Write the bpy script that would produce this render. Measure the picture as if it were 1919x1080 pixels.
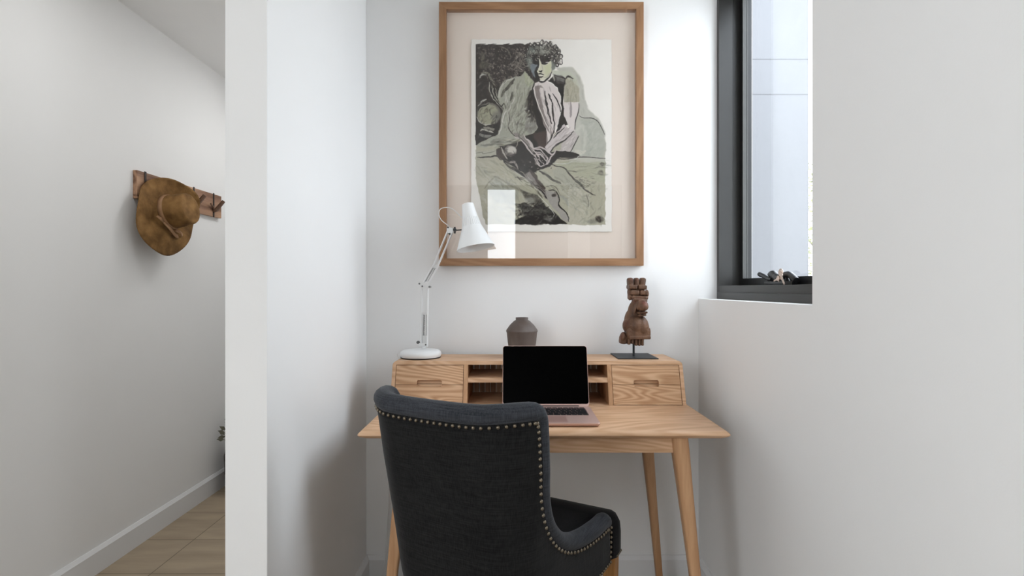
import bpy, bmesh, math, random
import numpy as np
from mathutils import Vector, Matrix
PI = math.pi
random.seed(4)
C = bpy.context.scene.collection
for o in list(bpy.data.objects): bpy.data.objects.remove(o)

# ------------------------------------------------------------------ camera, world, big lights, exposure
F = 960.0            # focal length in pixels of the 1919 px wide frame (18 mm)
H = 1.17             # camera height
cam = bpy.data.cameras.new('camera'); cam.lens = 18.0; cam.sensor_width = 36.0; cam.clip_start = 0.02
co = bpy.data.objects.new('camera', cam); C.objects.link(co)
co.location = (0, 0, H); co.rotation_euler = (PI/2, 0, 0)
bpy.context.scene.camera = co
vs = bpy.context.scene.view_settings
vs.view_transform = 'Standard'; vs.look = 'None'; vs.gamma = 1; vs.use_curve_mapping = False
vs.exposure = 0.30

w = bpy.data.worlds.new('world'); bpy.context.scene.world = w; w.use_nodes = True
bg = w.node_tree.nodes['Background']; bg.inputs[0].default_value = (0.90, 0.95, 1.0, 1); bg.inputs[1].default_value = 6.0

def area(name, loc, rot, sx, sy, power, color=(1, 1, 1)):
    l = bpy.data.lights.new(name, 'AREA'); l.shape = 'RECTANGLE'; l.size = sx; l.size_y = sy
    l.energy = power; l.color = color
    o = bpy.data.objects.new(name, l); C.objects.link(o); o.location = loc; o.rotation_euler = rot
    return o
# portals: they only guide the sampling of the sky through the window openings, seen and added
def portal(name, loc, rot, sx, sy):
    o = area(name, loc, rot, sx, sy, 0); o.data.cycles.is_portal = True
FILL_L = (-2.0, -.6, .45, 2.32)     # unseen opening, added in the hall side wall for its daylight: y0, y1, z0, z1
FILL_R = (-2.15, -1.3, 1.0, 2.3)       # unseen opening, added in the far right wall as extra daylight
portal('portal_left', (-1.76, (FILL_L[0]+FILL_L[1])/2, (FILL_L[2]+FILL_L[3])/2), (0, -PI/2, 0), FILL_L[3]-FILL_L[2], FILL_L[1]-FILL_L[0])
portal('portal_right', (3.35, (FILL_R[0]+FILL_R[1])/2, (FILL_R[2]+FILL_R[3])/2), (0, PI/2, 0), FILL_R[3]-FILL_R[2], FILL_R[1]-FILL_R[0])
portal('portal_side', (.975, 1.66, 1.765), (0, PI/2, 0), 1.28, .78)
portal('portal_narrow', (-.133, -2.28, 1.892), (PI/2, 0, 0), .34, .985)
area('hall_ceiling_lamp_light', (-0.98, 2.95, 2.385), (0, 0, 0), 0.3, 0.3, 3.0, (.96, .98, 1))
area('hall_fill_light_near', (-1.10, 1.72, 2.385), (0, 0, 0), 0.3, 0.3, 1.9, (.96, .98, 1))  # added fill to brighten the near hall wall

# ------------------------------------------------------------------ helpers
def px(x, Y): return (x-960.0)/F*Y          # X of a pixel column on a thing standing at distance Y
def pz(y, Y): return H + (540.0-y)/F*Y      # height of a pixel row at distance Y

def srgb(r, g, b):
    f = lambda c: (c/255/12.92) if c/255 <= 0.04045 else ((c/255+0.055)/1.055)**2.4
    return (f(r), f(g), f(b), 1)

def mat(name, col, rough=0.6, metal=0.0, spec=0.5, var=0.0, scale=8.0, stretch=(1,1,1), bump=0.0, bscale=60, col2=None, sheen=0.0, detail=4):
    m = bpy.data.materials.new(name); m.use_nodes = True
    nt = m.node_tree; n = nt.nodes; L = nt.links; p = n['Principled BSDF']
    p.inputs['Roughness'].default_value = rough; p.inputs['Metallic'].default_value = metal
    p.inputs['Specular IOR Level'].default_value = spec
    if sheen: p.inputs['Sheen Weight'].default_value = sheen; p.inputs['Sheen Roughness'].default_value = .5
    tc = n.new('ShaderNodeTexCoord'); mp = n.new('ShaderNodeMapping'); mp.inputs['Scale'].default_value = stretch
    L.new(tc.outputs['Object'], mp.inputs[0])
    nz = n.new('ShaderNodeTexNoise'); nz.inputs['Scale'].default_value = scale; nz.inputs['Detail'].default_value = detail
    L.new(mp.outputs[0], nz.inputs[0])
    cr = n.new('ShaderNodeValToRGB')
    c2 = col2 if col2 else tuple(max(0, c*(1-var)) for c in col[:3])+(1,)
    cr.color_ramp.elements[0].position = .3; cr.color_ramp.elements[1].position = .7
    cr.color_ramp.elements[0].color = c2; cr.color_ramp.elements[1].color = col
    L.new(nz.outputs['Fac'], cr.inputs[0]); L.new(cr.outputs[0], p.inputs['Base Color'])
    if bump:
        nb = n.new('ShaderNodeTexNoise'); nb.inputs['Scale'].default_value = bscale; L.new(tc.outputs['Object'], nb.inputs[0])
        b = n.new('ShaderNodeBump'); b.inputs['Strength'].default_value = bump; b.inputs['Distance'].default_value = .002
        L.new(nb.outputs['Fac'], b.inputs['Height']); L.new(b.outputs[0], p.inputs['Normal'])
    return m

def wood(name, axis, light, dark, rough=.45, s=1.0, ring=0.5, freq=75):
    """timber with long grain running along `axis` and cathedral figure"""
    m = bpy.data.materials.new(name); m.use_nodes = True
    nt = m.node_tree; n = nt.nodes; L = nt.links; p = n['Principled BSDF']
    p.inputs['Roughness'].default_value = rough; p.inputs['Specular IOR Level'].default_value = .35
    tc = n.new('ShaderNodeTexCoord')
    def noise(sc, scale3, det=3, dist=0):
        mp = n.new('ShaderNodeMapping'); mp.inputs['Scale'].default_value = scale3
        L.new(tc.outputs['Object'], mp.inputs[0])
        z = n.new('ShaderNodeTexNoise'); z.inputs['Scale'].default_value = sc*s; z.inputs['Detail'].default_value = det
        z.inputs['Distortion'].default_value = dist
        L.new(mp.outputs[0], z.inputs[0]); return z.outputs['Fac']
    k = 'xyz'.index(axis)
    st = [1, 1, 1]; st[k] = .07
    st2 = [1, 1, 1]; st2[k] = .16
    fine = noise(190, tuple(st)); big = noise(5.5, tuple(st2), 2, .6)
    mul = n.new('ShaderNodeMath'); mul.operation = 'MULTIPLY'; mul.inputs[1].default_value = freq
    L.new(big, mul.inputs[0]); sn = n.new('ShaderNodeMath'); sn.operation = 'SINE'; L.new(mul.outputs[0], sn.inputs[0])
    r1 = n.new('ShaderNodeMapRange'); r1.inputs['From Min'].default_value = -1; r1.inputs['From Max'].default_value = 1
    L.new(sn.outputs[0], r1.inputs['Value'])
    mx = n.new('ShaderNodeMix'); mx.data_type = 'FLOAT'; mx.inputs[0].default_value = ring
    L.new(fine, mx.inputs[2]); L.new(r1.outputs[0], mx.inputs[3])
    cr = n.new('ShaderNodeValToRGB'); cr.color_ramp.elements[0].position = .12; cr.color_ramp.elements[1].position = .78
    cr.color_ramp.elements[0].color = dark; cr.color_ramp.elements[1].color = light
    L.new(mx.outputs[0], cr.inputs[0]); L.new(cr.outputs[0], p.inputs['Base Color'])
    b = n.new('ShaderNodeBump'); b.inputs['Strength'].default_value = .12; b.inputs['Distance'].default_value = .001
    L.new(fine, b.inputs['Height']); L.new(b.outputs[0], p.inputs['Normal'])
    return m

def glass_mat(name, tint=(1, 1, 1, 1), boost=1.0):
    m = bpy.data.materials.new(name); m.use_nodes = True
    nt = m.node_tree; n = nt.nodes; L = nt.links; n.remove(n['Principled BSDF'])
    t = n.new('ShaderNodeBsdfTransparent'); t.inputs[0].default_value = tint
    g = n.new('ShaderNodeBsdfGlossy'); g.inputs['Roughness'].default_value = 0.0
    lw = n.new('ShaderNodeLayerWeight'); lw.inputs[0].default_value = .5      # Schlick reflectance, the same from both sides
    po = n.new('ShaderNodeMath'); po.operation = 'POWER'; po.inputs[1].default_value = 5; L.new(lw.outputs['Facing'], po.inputs[0])
    mu = n.new('ShaderNodeMath'); mu.operation = 'MULTIPLY_ADD'; mu.use_clamp = True; mu.inputs[1].default_value = .9; mu.inputs[2].default_value = .035*boost
    L.new(po.outputs[0], mu.inputs[0])
    mx = n.new('ShaderNodeMixShader'); L.new(mu.outputs[0], mx.inputs[0]); L.new(t.outputs[0], mx.inputs[1]); L.new(g.outputs[0], mx.inputs[2])
    L.new(mx.outputs[0], n['Material Output'].inputs[0])
    return m

def link(name, bm, m, parent=None, smooth=False, recalc=True):
    me = bpy.data.meshes.new(name)
    if recalc: bmesh.ops.recalc_face_normals(bm, faces=bm.faces)
    if smooth:
        for f in bm.faces: f.smooth = True
    bm.to_mesh(me); bm.free()
    me.materials.append(m)
    if smooth is True:
        try: me.set_sharp_from_angle(angle=math.radians(38))
        except Exception: pass
    o = bpy.data.objects.new(name, me); C.objects.link(o)
    if parent: o.parent = parent
    return o
def thing(name, label, cat, loc=(0, 0, 0), rz=0.0, group=None):
    o = bpy.data.objects.new(name, None); C.objects.link(o); o.empty_display_size = .05
    o.location = loc; o.rotation_euler = (0, 0, rz); o['label'] = label; o['category'] = cat
    if group: o['group'] = group
    return o
def struct(name, bm, m, smooth=False):
    o = link(name, bm, m, None, smooth); o['kind'] = 'structure'; return o
def box(bm, a, b, bev=0.0, M=None):
    g = bmesh.ops.create_cube(bm, size=1); vs_ = g['verts']
    for v in vs_:
        v.co = Vector(((a[i]+b[i])/2 + v.co[i]*(b[i]-a[i]) for i in range(3)))
    if bev:
        es = list({e for v in vs_ for e in v.link_edges})
        r = bmesh.ops.bevel(bm, geom=es, offset=bev, segments=2, affect='EDGES', profile=.6)
        vs_ = list({v for f in r['faces'] for v in f.verts} | {v for v in vs_ if v.is_valid})
    if M: bmesh.ops.transform(bm, matrix=M, verts=vs_)
    return vs_
def frame_of(t, up=Vector((0, 0, 1))):
    t = t.normalized()
    a = up if abs(t.dot(up)) < .95 else Vector((1, 0, 0))
    x = t.cross(a).normalized(); y = x.cross(t).normalized()
    return x, y
def tube(bm, pts, r, seg=8, cap=True):
    pts = [Vector(p) for p in pts]; n = len(pts)
    rs = r if isinstance(r, (list, tuple)) else [r]*n
    rings = []; X = None
    for i, p in enumerate(pts):
        t = (pts[min(i+1, n-1)]-pts[max(i-1, 0)]).normalized()
        if X is None: X = frame_of(t)[0]; Yv = t.cross(X).normalized()
        else:
            X = (X - t*X.dot(t)).normalized(); Yv = t.cross(X).normalized()
        rings.append([bm.verts.new(p + (X*math.cos(2*PI*k/seg) + Yv*math.sin(2*PI*k/seg))*rs[i]) for k in range(seg)])
    for a, b in zip(rings, rings[1:]):
        for k in range(seg): bm.faces.new((a[k], a[(k+1) % seg], b[(k+1) % seg], b[k]))
    if cap: bm.faces.new(rings[0][::-1]); bm.faces.new(rings[-1])
def spline(pts, n=8):
    P = [Vector(p) for p in pts]; out = []
    for i in range(len(P)-1):
        p0 = P[max(i-1, 0)]; p1 = P[i]; p2 = P[i+1]; p3 = P[min(i+2, len(P)-1)]
        for k in range(n):
            t = k/n
            out.append(.5*((2*p1)+(p2-p0)*t+(2*p0-5*p1+4*p2-p3)*t*t+(3*p1-p0-3*p2+p3)*t**3))
    out.append(P[-1]); return out
def lathe(bm, prof, seg=40, M=None, close=True):
    """prof: list of (r, z)"""
    rings = []
    for r, z in prof:
        ring = []
        for k in range(seg):
            a = 2*PI*k/seg; v = Vector((r*math.cos(a), r*math.sin(a), z))
            if M: v = M @ v
            ring.append(bm.verts.new(v))
        rings.append(ring)
    for a, b in zip(rings, rings[1:]):
        for k in range(seg): bm.faces.new((a[k], a[(k+1) % seg], b[(k+1) % seg], b[k]))
    if close: bm.faces.new(rings[0][::-1]); bm.faces.new(rings[-1])
    return rings
def loft(bm, loops, cap=True):
    R = [[bm.verts.new(p) for p in lp] for lp in loops]; n = len(R[0])
    for a, b in zip(R, R[1:]):
        for k in range(n): bm.faces.new((a[k], a[(k+1) % n], b[(k+1) % n], b[k]))
    if cap: bm.faces.new(R[0][::-1]); bm.faces.new(R[-1])
def rrect(hx, hy, r, n=4, cx=0, cy=0):
    out = []
    for sx, sy, a0 in ((1, 1, 0), (-1, 1, 90), (-1, -1, 180), (1, -1, 270)):
        for k in range(n+1):
            a = math.radians(a0+90*k/n); out.append((cx+sx*(hx-r)+r*math.cos(a), cy+sy*(hy-r)+r*math.sin(a)))
    return out
def prism(bm, poly, fn, t):
    """poly of (x,z); fn(x,z)->y of the front; t thickness to +y"""
    a = [bm.verts.new((x, fn(x, z), z)) for x, z in poly]; b = [bm.verts.new((x, fn(x, z)+t, z)) for x, z in poly]
    n = len(a)
    for k in range(n): bm.faces.new((a[k], a[(k+1) % n], b[(k+1) % n], b[k]))
    f1 = bm.faces.new(a[::-1]); f2 = bm.faces.new(b)
    bmesh.ops.triangulate(bm, faces=[f1, f2])
def NB(): return bmesh.new()

# ------------------------------------------------------------------ materials
M_wall = mat('wall_paint', (.875, .87, .86, 1), .9, spec=.2, var=.015, scale=3, bump=.05, bscale=240)
M_ceil = mat('ceiling_paint', (.875, .87, .86, 1), .95, spec=.1, var=.01)
M_trim = mat('trim_paint', (.80, .80, .80, 1), .45, spec=.4, var=.01)
OL, OD = srgb(218, 180, 146), srgb(188, 145, 107)
M_oakx = wood('oak_grain_x', 'x', OL, OD, ring=.4, freq=120)
M_oaky = wood('oak_grain_y', 'y', OL, OD)
M_oakz = wood('oak_grain_z', 'z', srgb(200, 158, 120), srgb(170, 126, 88), ring=.35)
M_oakd = wood('oak_drawer', 'x', srgb(214, 176, 140), srgb(176, 132, 94), ring=.5, freq=170)
M_oakback = wood('oak_back', 'z', srgb(190, 155, 122), srgb(140, 105, 76))
M_frame = wood('frame_timber_x', 'x', srgb(168, 128, 94), srgb(134, 96, 66), ring=.3)
M_framez = wood('frame_timber_z', 'z', srgb(168, 128, 94), srgb(134, 96, 66), ring=.3)
M_alum = mat('dark_window_metal', srgb(47, 46, 44), .42, .0, .5, var=.05)
M_alumd = mat('black_window_metal', srgb(26, 26, 26), .45, .0, .5, var=.05)
M_glass = glass_mat('window_glass', (.96, .98, 1, 1))
M_pglass = glass_mat('picture_glass', (1, 1, 1, 1), 1.5)

# floor tiles
def tile_mat():
    m = bpy.data.materials.new('floor_tiles'); m.use_nodes = True
    nt = m.node_tree; n = nt.nodes; L = nt.links; p = n['Principled BSDF']; p.inputs['Roughness'].default_value = .55
    tc = n.new('ShaderNodeTexCoord'); mp = n.new('ShaderNodeMapping')
    mp.inputs['Location'].default_value = (1.478+.6*10, -2.095+.284*20, 0)
    L.new(tc.outputs['Object'], mp.inputs[0])
    br = n.new('ShaderNodeTexBrick'); br.offset = 0.0; br.squash = 1.0
    br.inputs['Scale'].default_value = 1.0; br.inputs['Mortar Size'].default_value = .0022; br.inputs['Mortar Smooth'].default_value = .1
    br.inputs['Brick Width'].default_value = .6; br.inputs['Row Height'].default_value = .284
    br.inputs['Color1'].default_value = srgb(182, 165, 142); br.inputs['Color2'].default_value = srgb(170, 153, 130)
    br.inputs['Mortar'].default_value = srgb(118, 106, 90)
    L.new(mp.outputs[0], br.inputs[0])
    mp2 = n.new('ShaderNodeMapping'); mp2.inputs['Scale'].default_value = (.5, 2.5, 1); L.new(tc.outputs['Object'], mp2.inputs[0])
    nz = n.new('ShaderNodeTexNoise'); nz.inputs['Scale'].default_value = 6; nz.inputs['Detail'].default_value = 6
    L.new(mp2.outputs[0], nz.inputs[0])
    cr = n.new('ShaderNodeValToRGB'); cr.color_ramp.elements[0].color = (.72, .70, .68, 1); cr.color_ramp.elements[1].color = (1.05, 1.04, 1.02, 1)
    cr.color_ramp.elements[0].position = .3; cr.color_ramp.elements[1].position = .7
    L.new(nz.outputs['Fac'], cr.inputs[0])
    mx = n.new('ShaderNodeMix'); mx.data_type = 'RGBA'; mx.blend_type = 'MULTIPLY'; mx.inputs[0].default_value = .8
    L.new(br.outputs['Color'], mx.inputs[6]); L.new(cr.outputs[0], mx.inputs[7]); L.new(mx.outputs[2], p.inputs['Base Color'])
    return m
M_tile = tile_mat()

# ------------------------------------------------------------------ room shell
XL, XP0, XP1, XR = -1.711, -.682, -.582, .746     # hall wall, partition faces, right wall
YB, ZC = 2.047, 2.42
LEDGE = 1.127
bm = NB(); box(bm, (-1.82, -2.32, -.08), (.96, 3.32, 0)); box(bm, (.96, -2.32, -.08), (3.42, .65, 0)); struct('floor', bm, M_tile)
bm = NB(); box(bm, (-1.82, -2.32, ZC), (.96, 3.32, ZC+.1)); box(bm, (.96, -2.32, ZC), (3.42, .65, ZC+.1)); struct('ceiling', bm, M_ceil)
bm = NB(); box(bm, (XP0, YB, 0), (.96, YB+.1, ZC)); struct('wall_back', bm, M_wall)
bm = NB(); box(bm, (XP0, 1.217, 0), (XP1, YB, ZC), .0015); struct('wall_left', bm, M_wall)
bm = NB(); box(bm, (XP0, YB+.1, 0), (XP1, 3.2, ZC)); struct('wall_hall_right', bm, M_wall)
bm = NB(); box(bm, (XL-.1, -2.3, 0), (XL, FILL_L[0], ZC)); box(bm, (XL-.1, FILL_L[1], 0), (XL, 3.3, ZC))
box(bm, (XL-.1, FILL_L[0], 0), (XL, FILL_L[1], FILL_L[2])); box(bm, (XL-.1, FILL_L[0], FILL_L[3]), (XL, FILL_L[1], ZC)); struct('wall_hall_left', bm, M_wall)  # hall wall, cut by the added daylight opening
bm = NB(); box(bm, (XL, 3.2, 0), (XP1, 3.3, ZC)); struct('wall_hall_end', bm, M_wall)
bm = NB()
box(bm, (XR, .55, 0), (.96, YB, LEDGE)); box(bm, (XR, .55, LEDGE), (.96, 1.272, ZC)); box(bm, (XR, 1.272, 2.405), (.96, YB, ZC))
bmesh.ops.remove_doubles(bm, verts=bm.verts, dist=1e-5)
struct('wall_right', bm, M_wall)
bm = NB(); box(bm, (.96, .55, 0), (3.4, .65, ZC)); struct('wall_living_room', bm, M_wall)
# far right wall with the opening added for daylight
bm = NB()
box(bm, (3.3, -2.3, 0), (3.4, FILL_R[0], ZC)); box(bm, (3.3, FILL_R[1], 0), (3.4, .55, ZC)); box(bm, (3.3, FILL_R[0], FILL_R[3]), (3.4, FILL_R[1], ZC)); box(bm, (3.3, FILL_R[0], 0), (3.4, FILL_R[1], FILL_R[2]))
struct('wall_far_right', bm, M_wall)
# rear wall with narrow window, left and right openings
bm = NB()
ops = [(XL, -.30), (.04, 3.3)]
for a, b in ops: box(bm, (a, -2.3, 0), (b, -2.2, ZC))
for a, b in ((-.30, .04),): box(bm, (a, -2.3, 2.385), (b, -2.2, ZC)); box(bm, (a, -2.3, 0), (b, -2.2, 1.40))
struct('wall_rear', bm, mat('rear_wall_low_bounce_grey', (.28, .275, .27, 1), .9))  # unseen wall toned dark to cut light bounced onto the partition end
# pale pilaster standing in front of the rear wall
bm = NB(); box(bm, (.68, -2.2, 0), (.915, -1.98, 2.36), .004); struct('trim_1', bm, mat('pilaster_paint', (.9, .9, .89, 1), .6))

def skirting(name, x0, y0, x1, y1, nx, ny, h=.104, t=.016):
    """chamfer-topped board along (x0,y0)-(x1,y1), room side towards (nx,ny)"""
    bm = NB(); prof = [(0, 0), (t, 0), (t, h-.014), (t*.35, h), (0, h)]
    a = [bm.verts.new((x0+nx*d, y0+ny*d, z)) for d, z in prof]; b = [bm.verts.new((x1+nx*d, y1+ny*d, z)) for d, z in prof]
    for k in range(5): bm.faces.new((a[k], a[(k+1) % 5], b[(k+1) % 5], b[k]))
    bm.faces.new(a[::-1]); bm.faces.new(b)
    return struct(name, bm, M_trim)
skirting('baseboard_hall', XL, -2.2, XL, 3.2, 1, 0)
skirting('baseboard_hall_end', XL, 3.2, XP0, 3.2, 0, -1)
skirting('baseboard_back', XP1, YB, XR, YB, 0, -1)
skirting('baseboard_left', XP1, 1.217, XP1, YB, 1, 0)
skirting('baseboard_right', XR, .55, XR, YB, -1, 0)
skirting('baseboard_partition', XP0, 1.217, XP0, 3.2, -1, 0)
skirting('baseboard_end', XP0-.016, 1.217, XP1+.016, 1.217, 0, -1)

# ------------------------------------------------------------------ side window
XF0, XF1 = .818, .955
win = bpy.data.objects.new('window_1', None); C.objects.link(win); win['kind'] = 'structure'; win.location = (.88, 1.66, LEDGE)
def wl(o): o.parent = win; o.matrix_parent_inverse = Matrix.Translation(-Vector((.88, 1.66, LEDGE))); return o
y0, y1, zt = 1.274, 2.045, 2.404
bm = NB()
# far jamb: broad inner face, recessed groove, rear lip
box(bm, (XF0, y1-.02, LEDGE), (.872, y1, zt), .001); box(bm, (.872, y1-.006, LEDGE), (.955, y1, zt))
box(bm, (XF0, y0, LEDGE), (.872, y0+.02, zt), .001); box(bm, (.872, y0, LEDGE), (.955, y0+.006, zt))
# bottom rail with projecting lip and head
box(bm, (XF0, y0+.0205, LEDGE+.0105), (.872, y1-.0205, 1.1795), .001); box(bm, (XF0-.008, y0, LEDGE), (.955, y1-.0205, LEDGE+.026), .0015)
box(bm, (.872, y0+.006, LEDGE+.026), (.955, y1-.006, 1.172))
box(bm, (XF0, y0+.02, zt-.05), (.955, y1-.02, zt))
wl(link('window_frame', bm, M_alum))
bm = NB()
s0, s1 = .906, .938
box(bm, (s0, y1-.036, 1.178), (s1, y1-.008, zt-.052), .001); box(bm, (s0, y0+.008, 1.178), (s1, y0+.036, zt-.052), .001)
box(bm, (s0, y0+.036, 1.178), (s1, y1-.036, 1.207), .001); box(bm, (s0, y0+.036, zt-.08), (s1, y1-.036, zt-.052), .001)
wl(link('window_sash', bm, M_alumd))
bm = NB(); box(bm, (.920, y1-.0395, 1.2075), (.924, y1-.036, zt-.081)); box(bm, (.904, y1-.040, 1.2075), (.9185, y1-.036, zt-.081))
wl(link('glazing_bead', bm, mat('grey_bead', srgb(84, 84, 82), .55)))
bm = NB(); box(bm, (.922, y0+.03, 1.20), (.926, y1-.03, zt-.07)); wl(link('window_pane', bm, M_glass))
# winder with black knobs lying on the bottom rail
M_blk = mat('black_plastic', srgb(24, 25, 26), .35, spec=.5, var=.1)
YW = 1.70
def wp(x, y, X=.885):      # a point on plane X, read along the rail
    Y = X*F/(x-960.0); return Vector((X, Y, pz(y, Y)))
bm = NB()
tube(bm, spline([wp(1424, 514), wp(1431, 517), wp(1440, 522), wp(1448, 524)]), .0078, 10)
tube(bm, spline([wp(1442, 525), wp(1446, 516), wp(1450, 514), wp(1455, 519), wp(1460, 522), wp(1466, 520)]), [.007]*8+[.0125]*17+[.0135]*16, 12)
tube(bm, spline([wp(1468, 518), wp(1474, 515), wp(1480, 515), wp(1487, 520), wp(1493, 526)]), .0105, 12)
tube(bm, spline([wp(1474, 520), wp(1478, 527), wp(1481, 535)]), .0055, 10)
bmesh.ops.create_uvsphere(bm, u_segments=14, v_segments=10, radius=.0085, matrix=Matrix.Translation(wp(1426, 515)))
box(bm, (.878, wp(1487, 530).y-.006, 1.1795), (.896, wp(1436, 530).y, 1.192), .002)
wl(link('window_winder', bm, M_blk, smooth=True))
# keys
kc = wp(1464, 512, .868)
keys = thing('key_bunch', 'small silver keys hanging from the black winder on the window rail', 'keys', (kc.x, kc.y, kc.z)); keys.scale = (1.45, 1.45, 1.45)
M_key = mat('key_metal', srgb(205, 185, 170), .32, .75, var=.2, scale=60)
bm = NB(); tube(bm, [(0, .008*math.cos(a), .008*math.sin(a)+.001) for a in [i*2*PI/16 for i in range(17)]], .0014, 6, False); link('key_ring', bm, M_key, keys, True)
def key(tilt, sc, off):
    bm = NB()
    out = [(math.cos(a)*.009, math.sin(a)*.0075) for a in [math.radians(d) for d in range(-60, 241, 20)]]
    poly = out + [(-.003, -.012), (-.003, -.026), (-.001, -.029), (.0015, -.027), (.001, -.022), (.0028, -.019), (.001, -.015), (.003, -.011)]
    a = [bm.verts.new((-.0009, x*sc, z*sc)) for x, z in poly]; b = [bm.verts.new((.0009, x*sc, z*sc)) for x, z in poly]; n = len(a)
    for k in range(n): bm.faces.new((a[k], a[(k+1) % n], b[(k+1) % n], b[k]))
    bmesh.ops.triangulate(bm, faces=[bm.faces.new(a[::-1]), bm.faces.new(b)])
    bmesh.ops.transform(bm, matrix=Matrix.Translation(off) @ Matrix.Rotation(tilt, 4, 'X'), verts=bm.verts)
    return link('key', bm, M_key, keys)
key(math.radians(-38), .85, (-.002, -.004, -.007)); key(math.radians(75), .7, (-.004, .003, -.012)); key(math.radians(12), .75, (-.001, .001, .001))

# outside the window: rendered neighbour wall, ground, tree
M_out = mat('outdoor_render', srgb(117, 117, 119), .9, var=.03, scale=2)
bm = NB(); box(bm, (1.0, 3.0, -.1), (1.737, 3.15, 4.0))
o = struct('wall_outdoor', bm, M_out)
bm = NB()
for y in (110, 176, -40): z = pz(y, 3.0); box(bm, (1.0, 2.9985, z-.0035), (1.737, 3.0, z))
struct('trim_2', bm, mat('panel_joint', srgb(103, 103, 105), .9))
bm = NB(); box(bm, (.96, .65, -.2), (9, 12, -.1)); struct('ground', bm, mat('outdoor_ground', srgb(150, 146, 138), .9, var=.2))
tree = thing('garden_tree', 'small leafy tree glimpsed outside past the edge of the pale outdoor wall', 'tree', (3.35, 5.4, -.1))
bm = NB(); tube(bm, spline([(0, 0, 0), (.04, 0, .8), (-.02, .03, 1.5), (.03, 0, 2.1)]), .035, 8)
for k in range(5):
    a = k*1.3; tube(bm, spline([(0, 0, 1.2+.15*k), (.2*math.cos(a), .2*math.sin(a), 1.5+.15*k), (.35*math.cos(a), .35*math.sin(a), 1.7+.17*k)], 4), .012, 6)
link('trunk', bm, mat('bark', srgb(110, 98, 84), .9, var=.3), tree, True)
bm = NB()
for k in range(1500):
    u = random.random()**.5; a = random.uniform(0, 2*PI); zz = random.uniform(1.1, 2.6)
    r = .42*u*(1-abs(zz-1.9)/1.1)**.5 if abs(zz-1.9) < 1.1 else .05
    c = Vector((r*math.cos(a), r*math.sin(a), zz)); d = Vector((random.gauss(0, 1), random.gauss(0, 1), random.gauss(0, 1))).normalized()
    x, y = frame_of(d); s = random.uniform(.018, .03)
    bm.faces.new([bm.verts.new(p) for p in (c-x*s, c+y*s*.5+d*.004, c+x*s, c-y*s*.5)])
link('foliage', bm, mat('leaf_green', srgb(150, 152, 110), .6, var=.3), tree, recalc=False)

# ------------------------------------------------------------------ desk
DX, DY = .091, 1.736
desk = thing('writing_desk', 'light oak writing desk with splayed legs and a low hutch of small drawers', 'desk', (DX, DY, 0))
TB, TT = .7375, .7615
bm = NB()
hx, hy = .531, .284
lv = [(TB, .020), (TB+.0015, .016), (TB+.009, .003), (TB+.013, .0), (TB+.017, .0008), (TT-.003, .005), (TT, .010)]
loft(bm, [[(x, y, z) for x, y in rrect(hx-i, hy-i, .006, 3)] for z, i in lv])
link('tabletop', bm, M_oakx, desk, True)
bm = NB()
yf = 1.49-DY
box(bm, (-.385, yf, .690), (.385, yf+.02, TB-.0005), .001)
box(bm, (-.385, .17, .690), (.385, .19, TB-.0005), .001)
box(bm, (-.385, yf+.0205, .690), (-.365, .1695, TB-.0005), .001); box(bm, (.365, yf+.0205, .690), (.385, .1695, TB-.0005), .001)
link('apron', bm, M_oakx, desk)
def dleg(sx, fy):
    bm = NB(); ytop = (yf+.012) if fy < 0 else (1.90-DY)
    pts = []
    for z, wd in ((TB-.0005, .048), (.69, .047), (.60, .042), (.35, .031), (.10, .025), (0, .023)):
        k = (TB-z); cx = sx*(.397+.1016*k); cy = ytop + (-.055 if fy < 0 else .045)*k*1.0
        pts.append([(cx+a, cy+b, z) for a, b in rrect(wd/2, wd/2*.95, wd*.22, 3)])
    loft(bm, pts[::-1]); link('leg', bm, M_oakz, desk, True)
for sx in (-1, 1):
    for fy in (-1, 1): dleg(sx, fy)
# hutch (local to desk)
HB, HT = TT+.0003, .909
def hy_(z, off=0): return (1.782-DY) + (z-TT)/(.909-TT)*.045 + off     # slanting front
HYB = 2.018-DY; HW = .516; T = .0125
ox, iz = [], []
outer = [(-HW, HB)]; inner = [(-HW+T, HB)]
R = .014
for k in range(7):
    a = PI - PI/2*k/6; outer.append((-HW+R+R*math.cos(a), HT-R+R*math.sin(a))); inner.append((-HW+T, HT-T) if True else 0)
for k in range(7):
    a = PI/2 - PI/2*k/6; outer.append((HW-R+R*math.cos(a), HT-R+R*math.sin(a))); inner.append((HW-T, HT-T))
outer.append((HW, HB)); inner.append((HW-T, HB))
bm = NB()
of = [bm.verts.new((x, hy_(z), z)) for x, z in outer]; inf = [bm.verts.new((x, hy_(z), z)) for x, z in inner]
ob = [bm.verts.new((x, HYB, z)) for x, z in outer]; inb = [bm.verts.new((x, HYB, z)) for x, z in inner]
for k in range(len(of)-1):
    bm.faces.new((of[k], of[k+1], ob[k+1], ob[k])); bm.faces.new((inf[k+1], inf[k], inb[k], inb[k+1]))
    bm.faces.new((of[k+1], of[k], inf[k], inf[k+1])); bm.faces.new((ob[k], ob[k+1], inb[k+1], inb[k]))
bm.faces.new((of[0], ob[0], inb[0], inf[0])); bm.faces.new((of[-1], ob[-1], inb[-1], inf[-1]))
bmesh.ops.remove_doubles(bm, verts=bm.verts, dist=1e-6)
hutch = link('hutch', bm, M_oakx, desk)
def slab(name, x0, x1, z0, z1, back, m, off=0.0):
    bm = NB(); poly = [(x0, z0), (x1, z0), (x1, z1), (x0, z1)]
    a = [bm.verts.new((x, hy_(z, off), z)) for x, z in poly]; b = [bm.verts.new((x, back, z)) for x, z in poly]
    for k in range(4): bm.faces.new((a[k], a[(k+1) % 4], b[(k+1) % 4], b[k]))
    bm.faces.new(a[::-1]); bm.faces.new(b); return link(name, bm, m, hutch)
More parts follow.
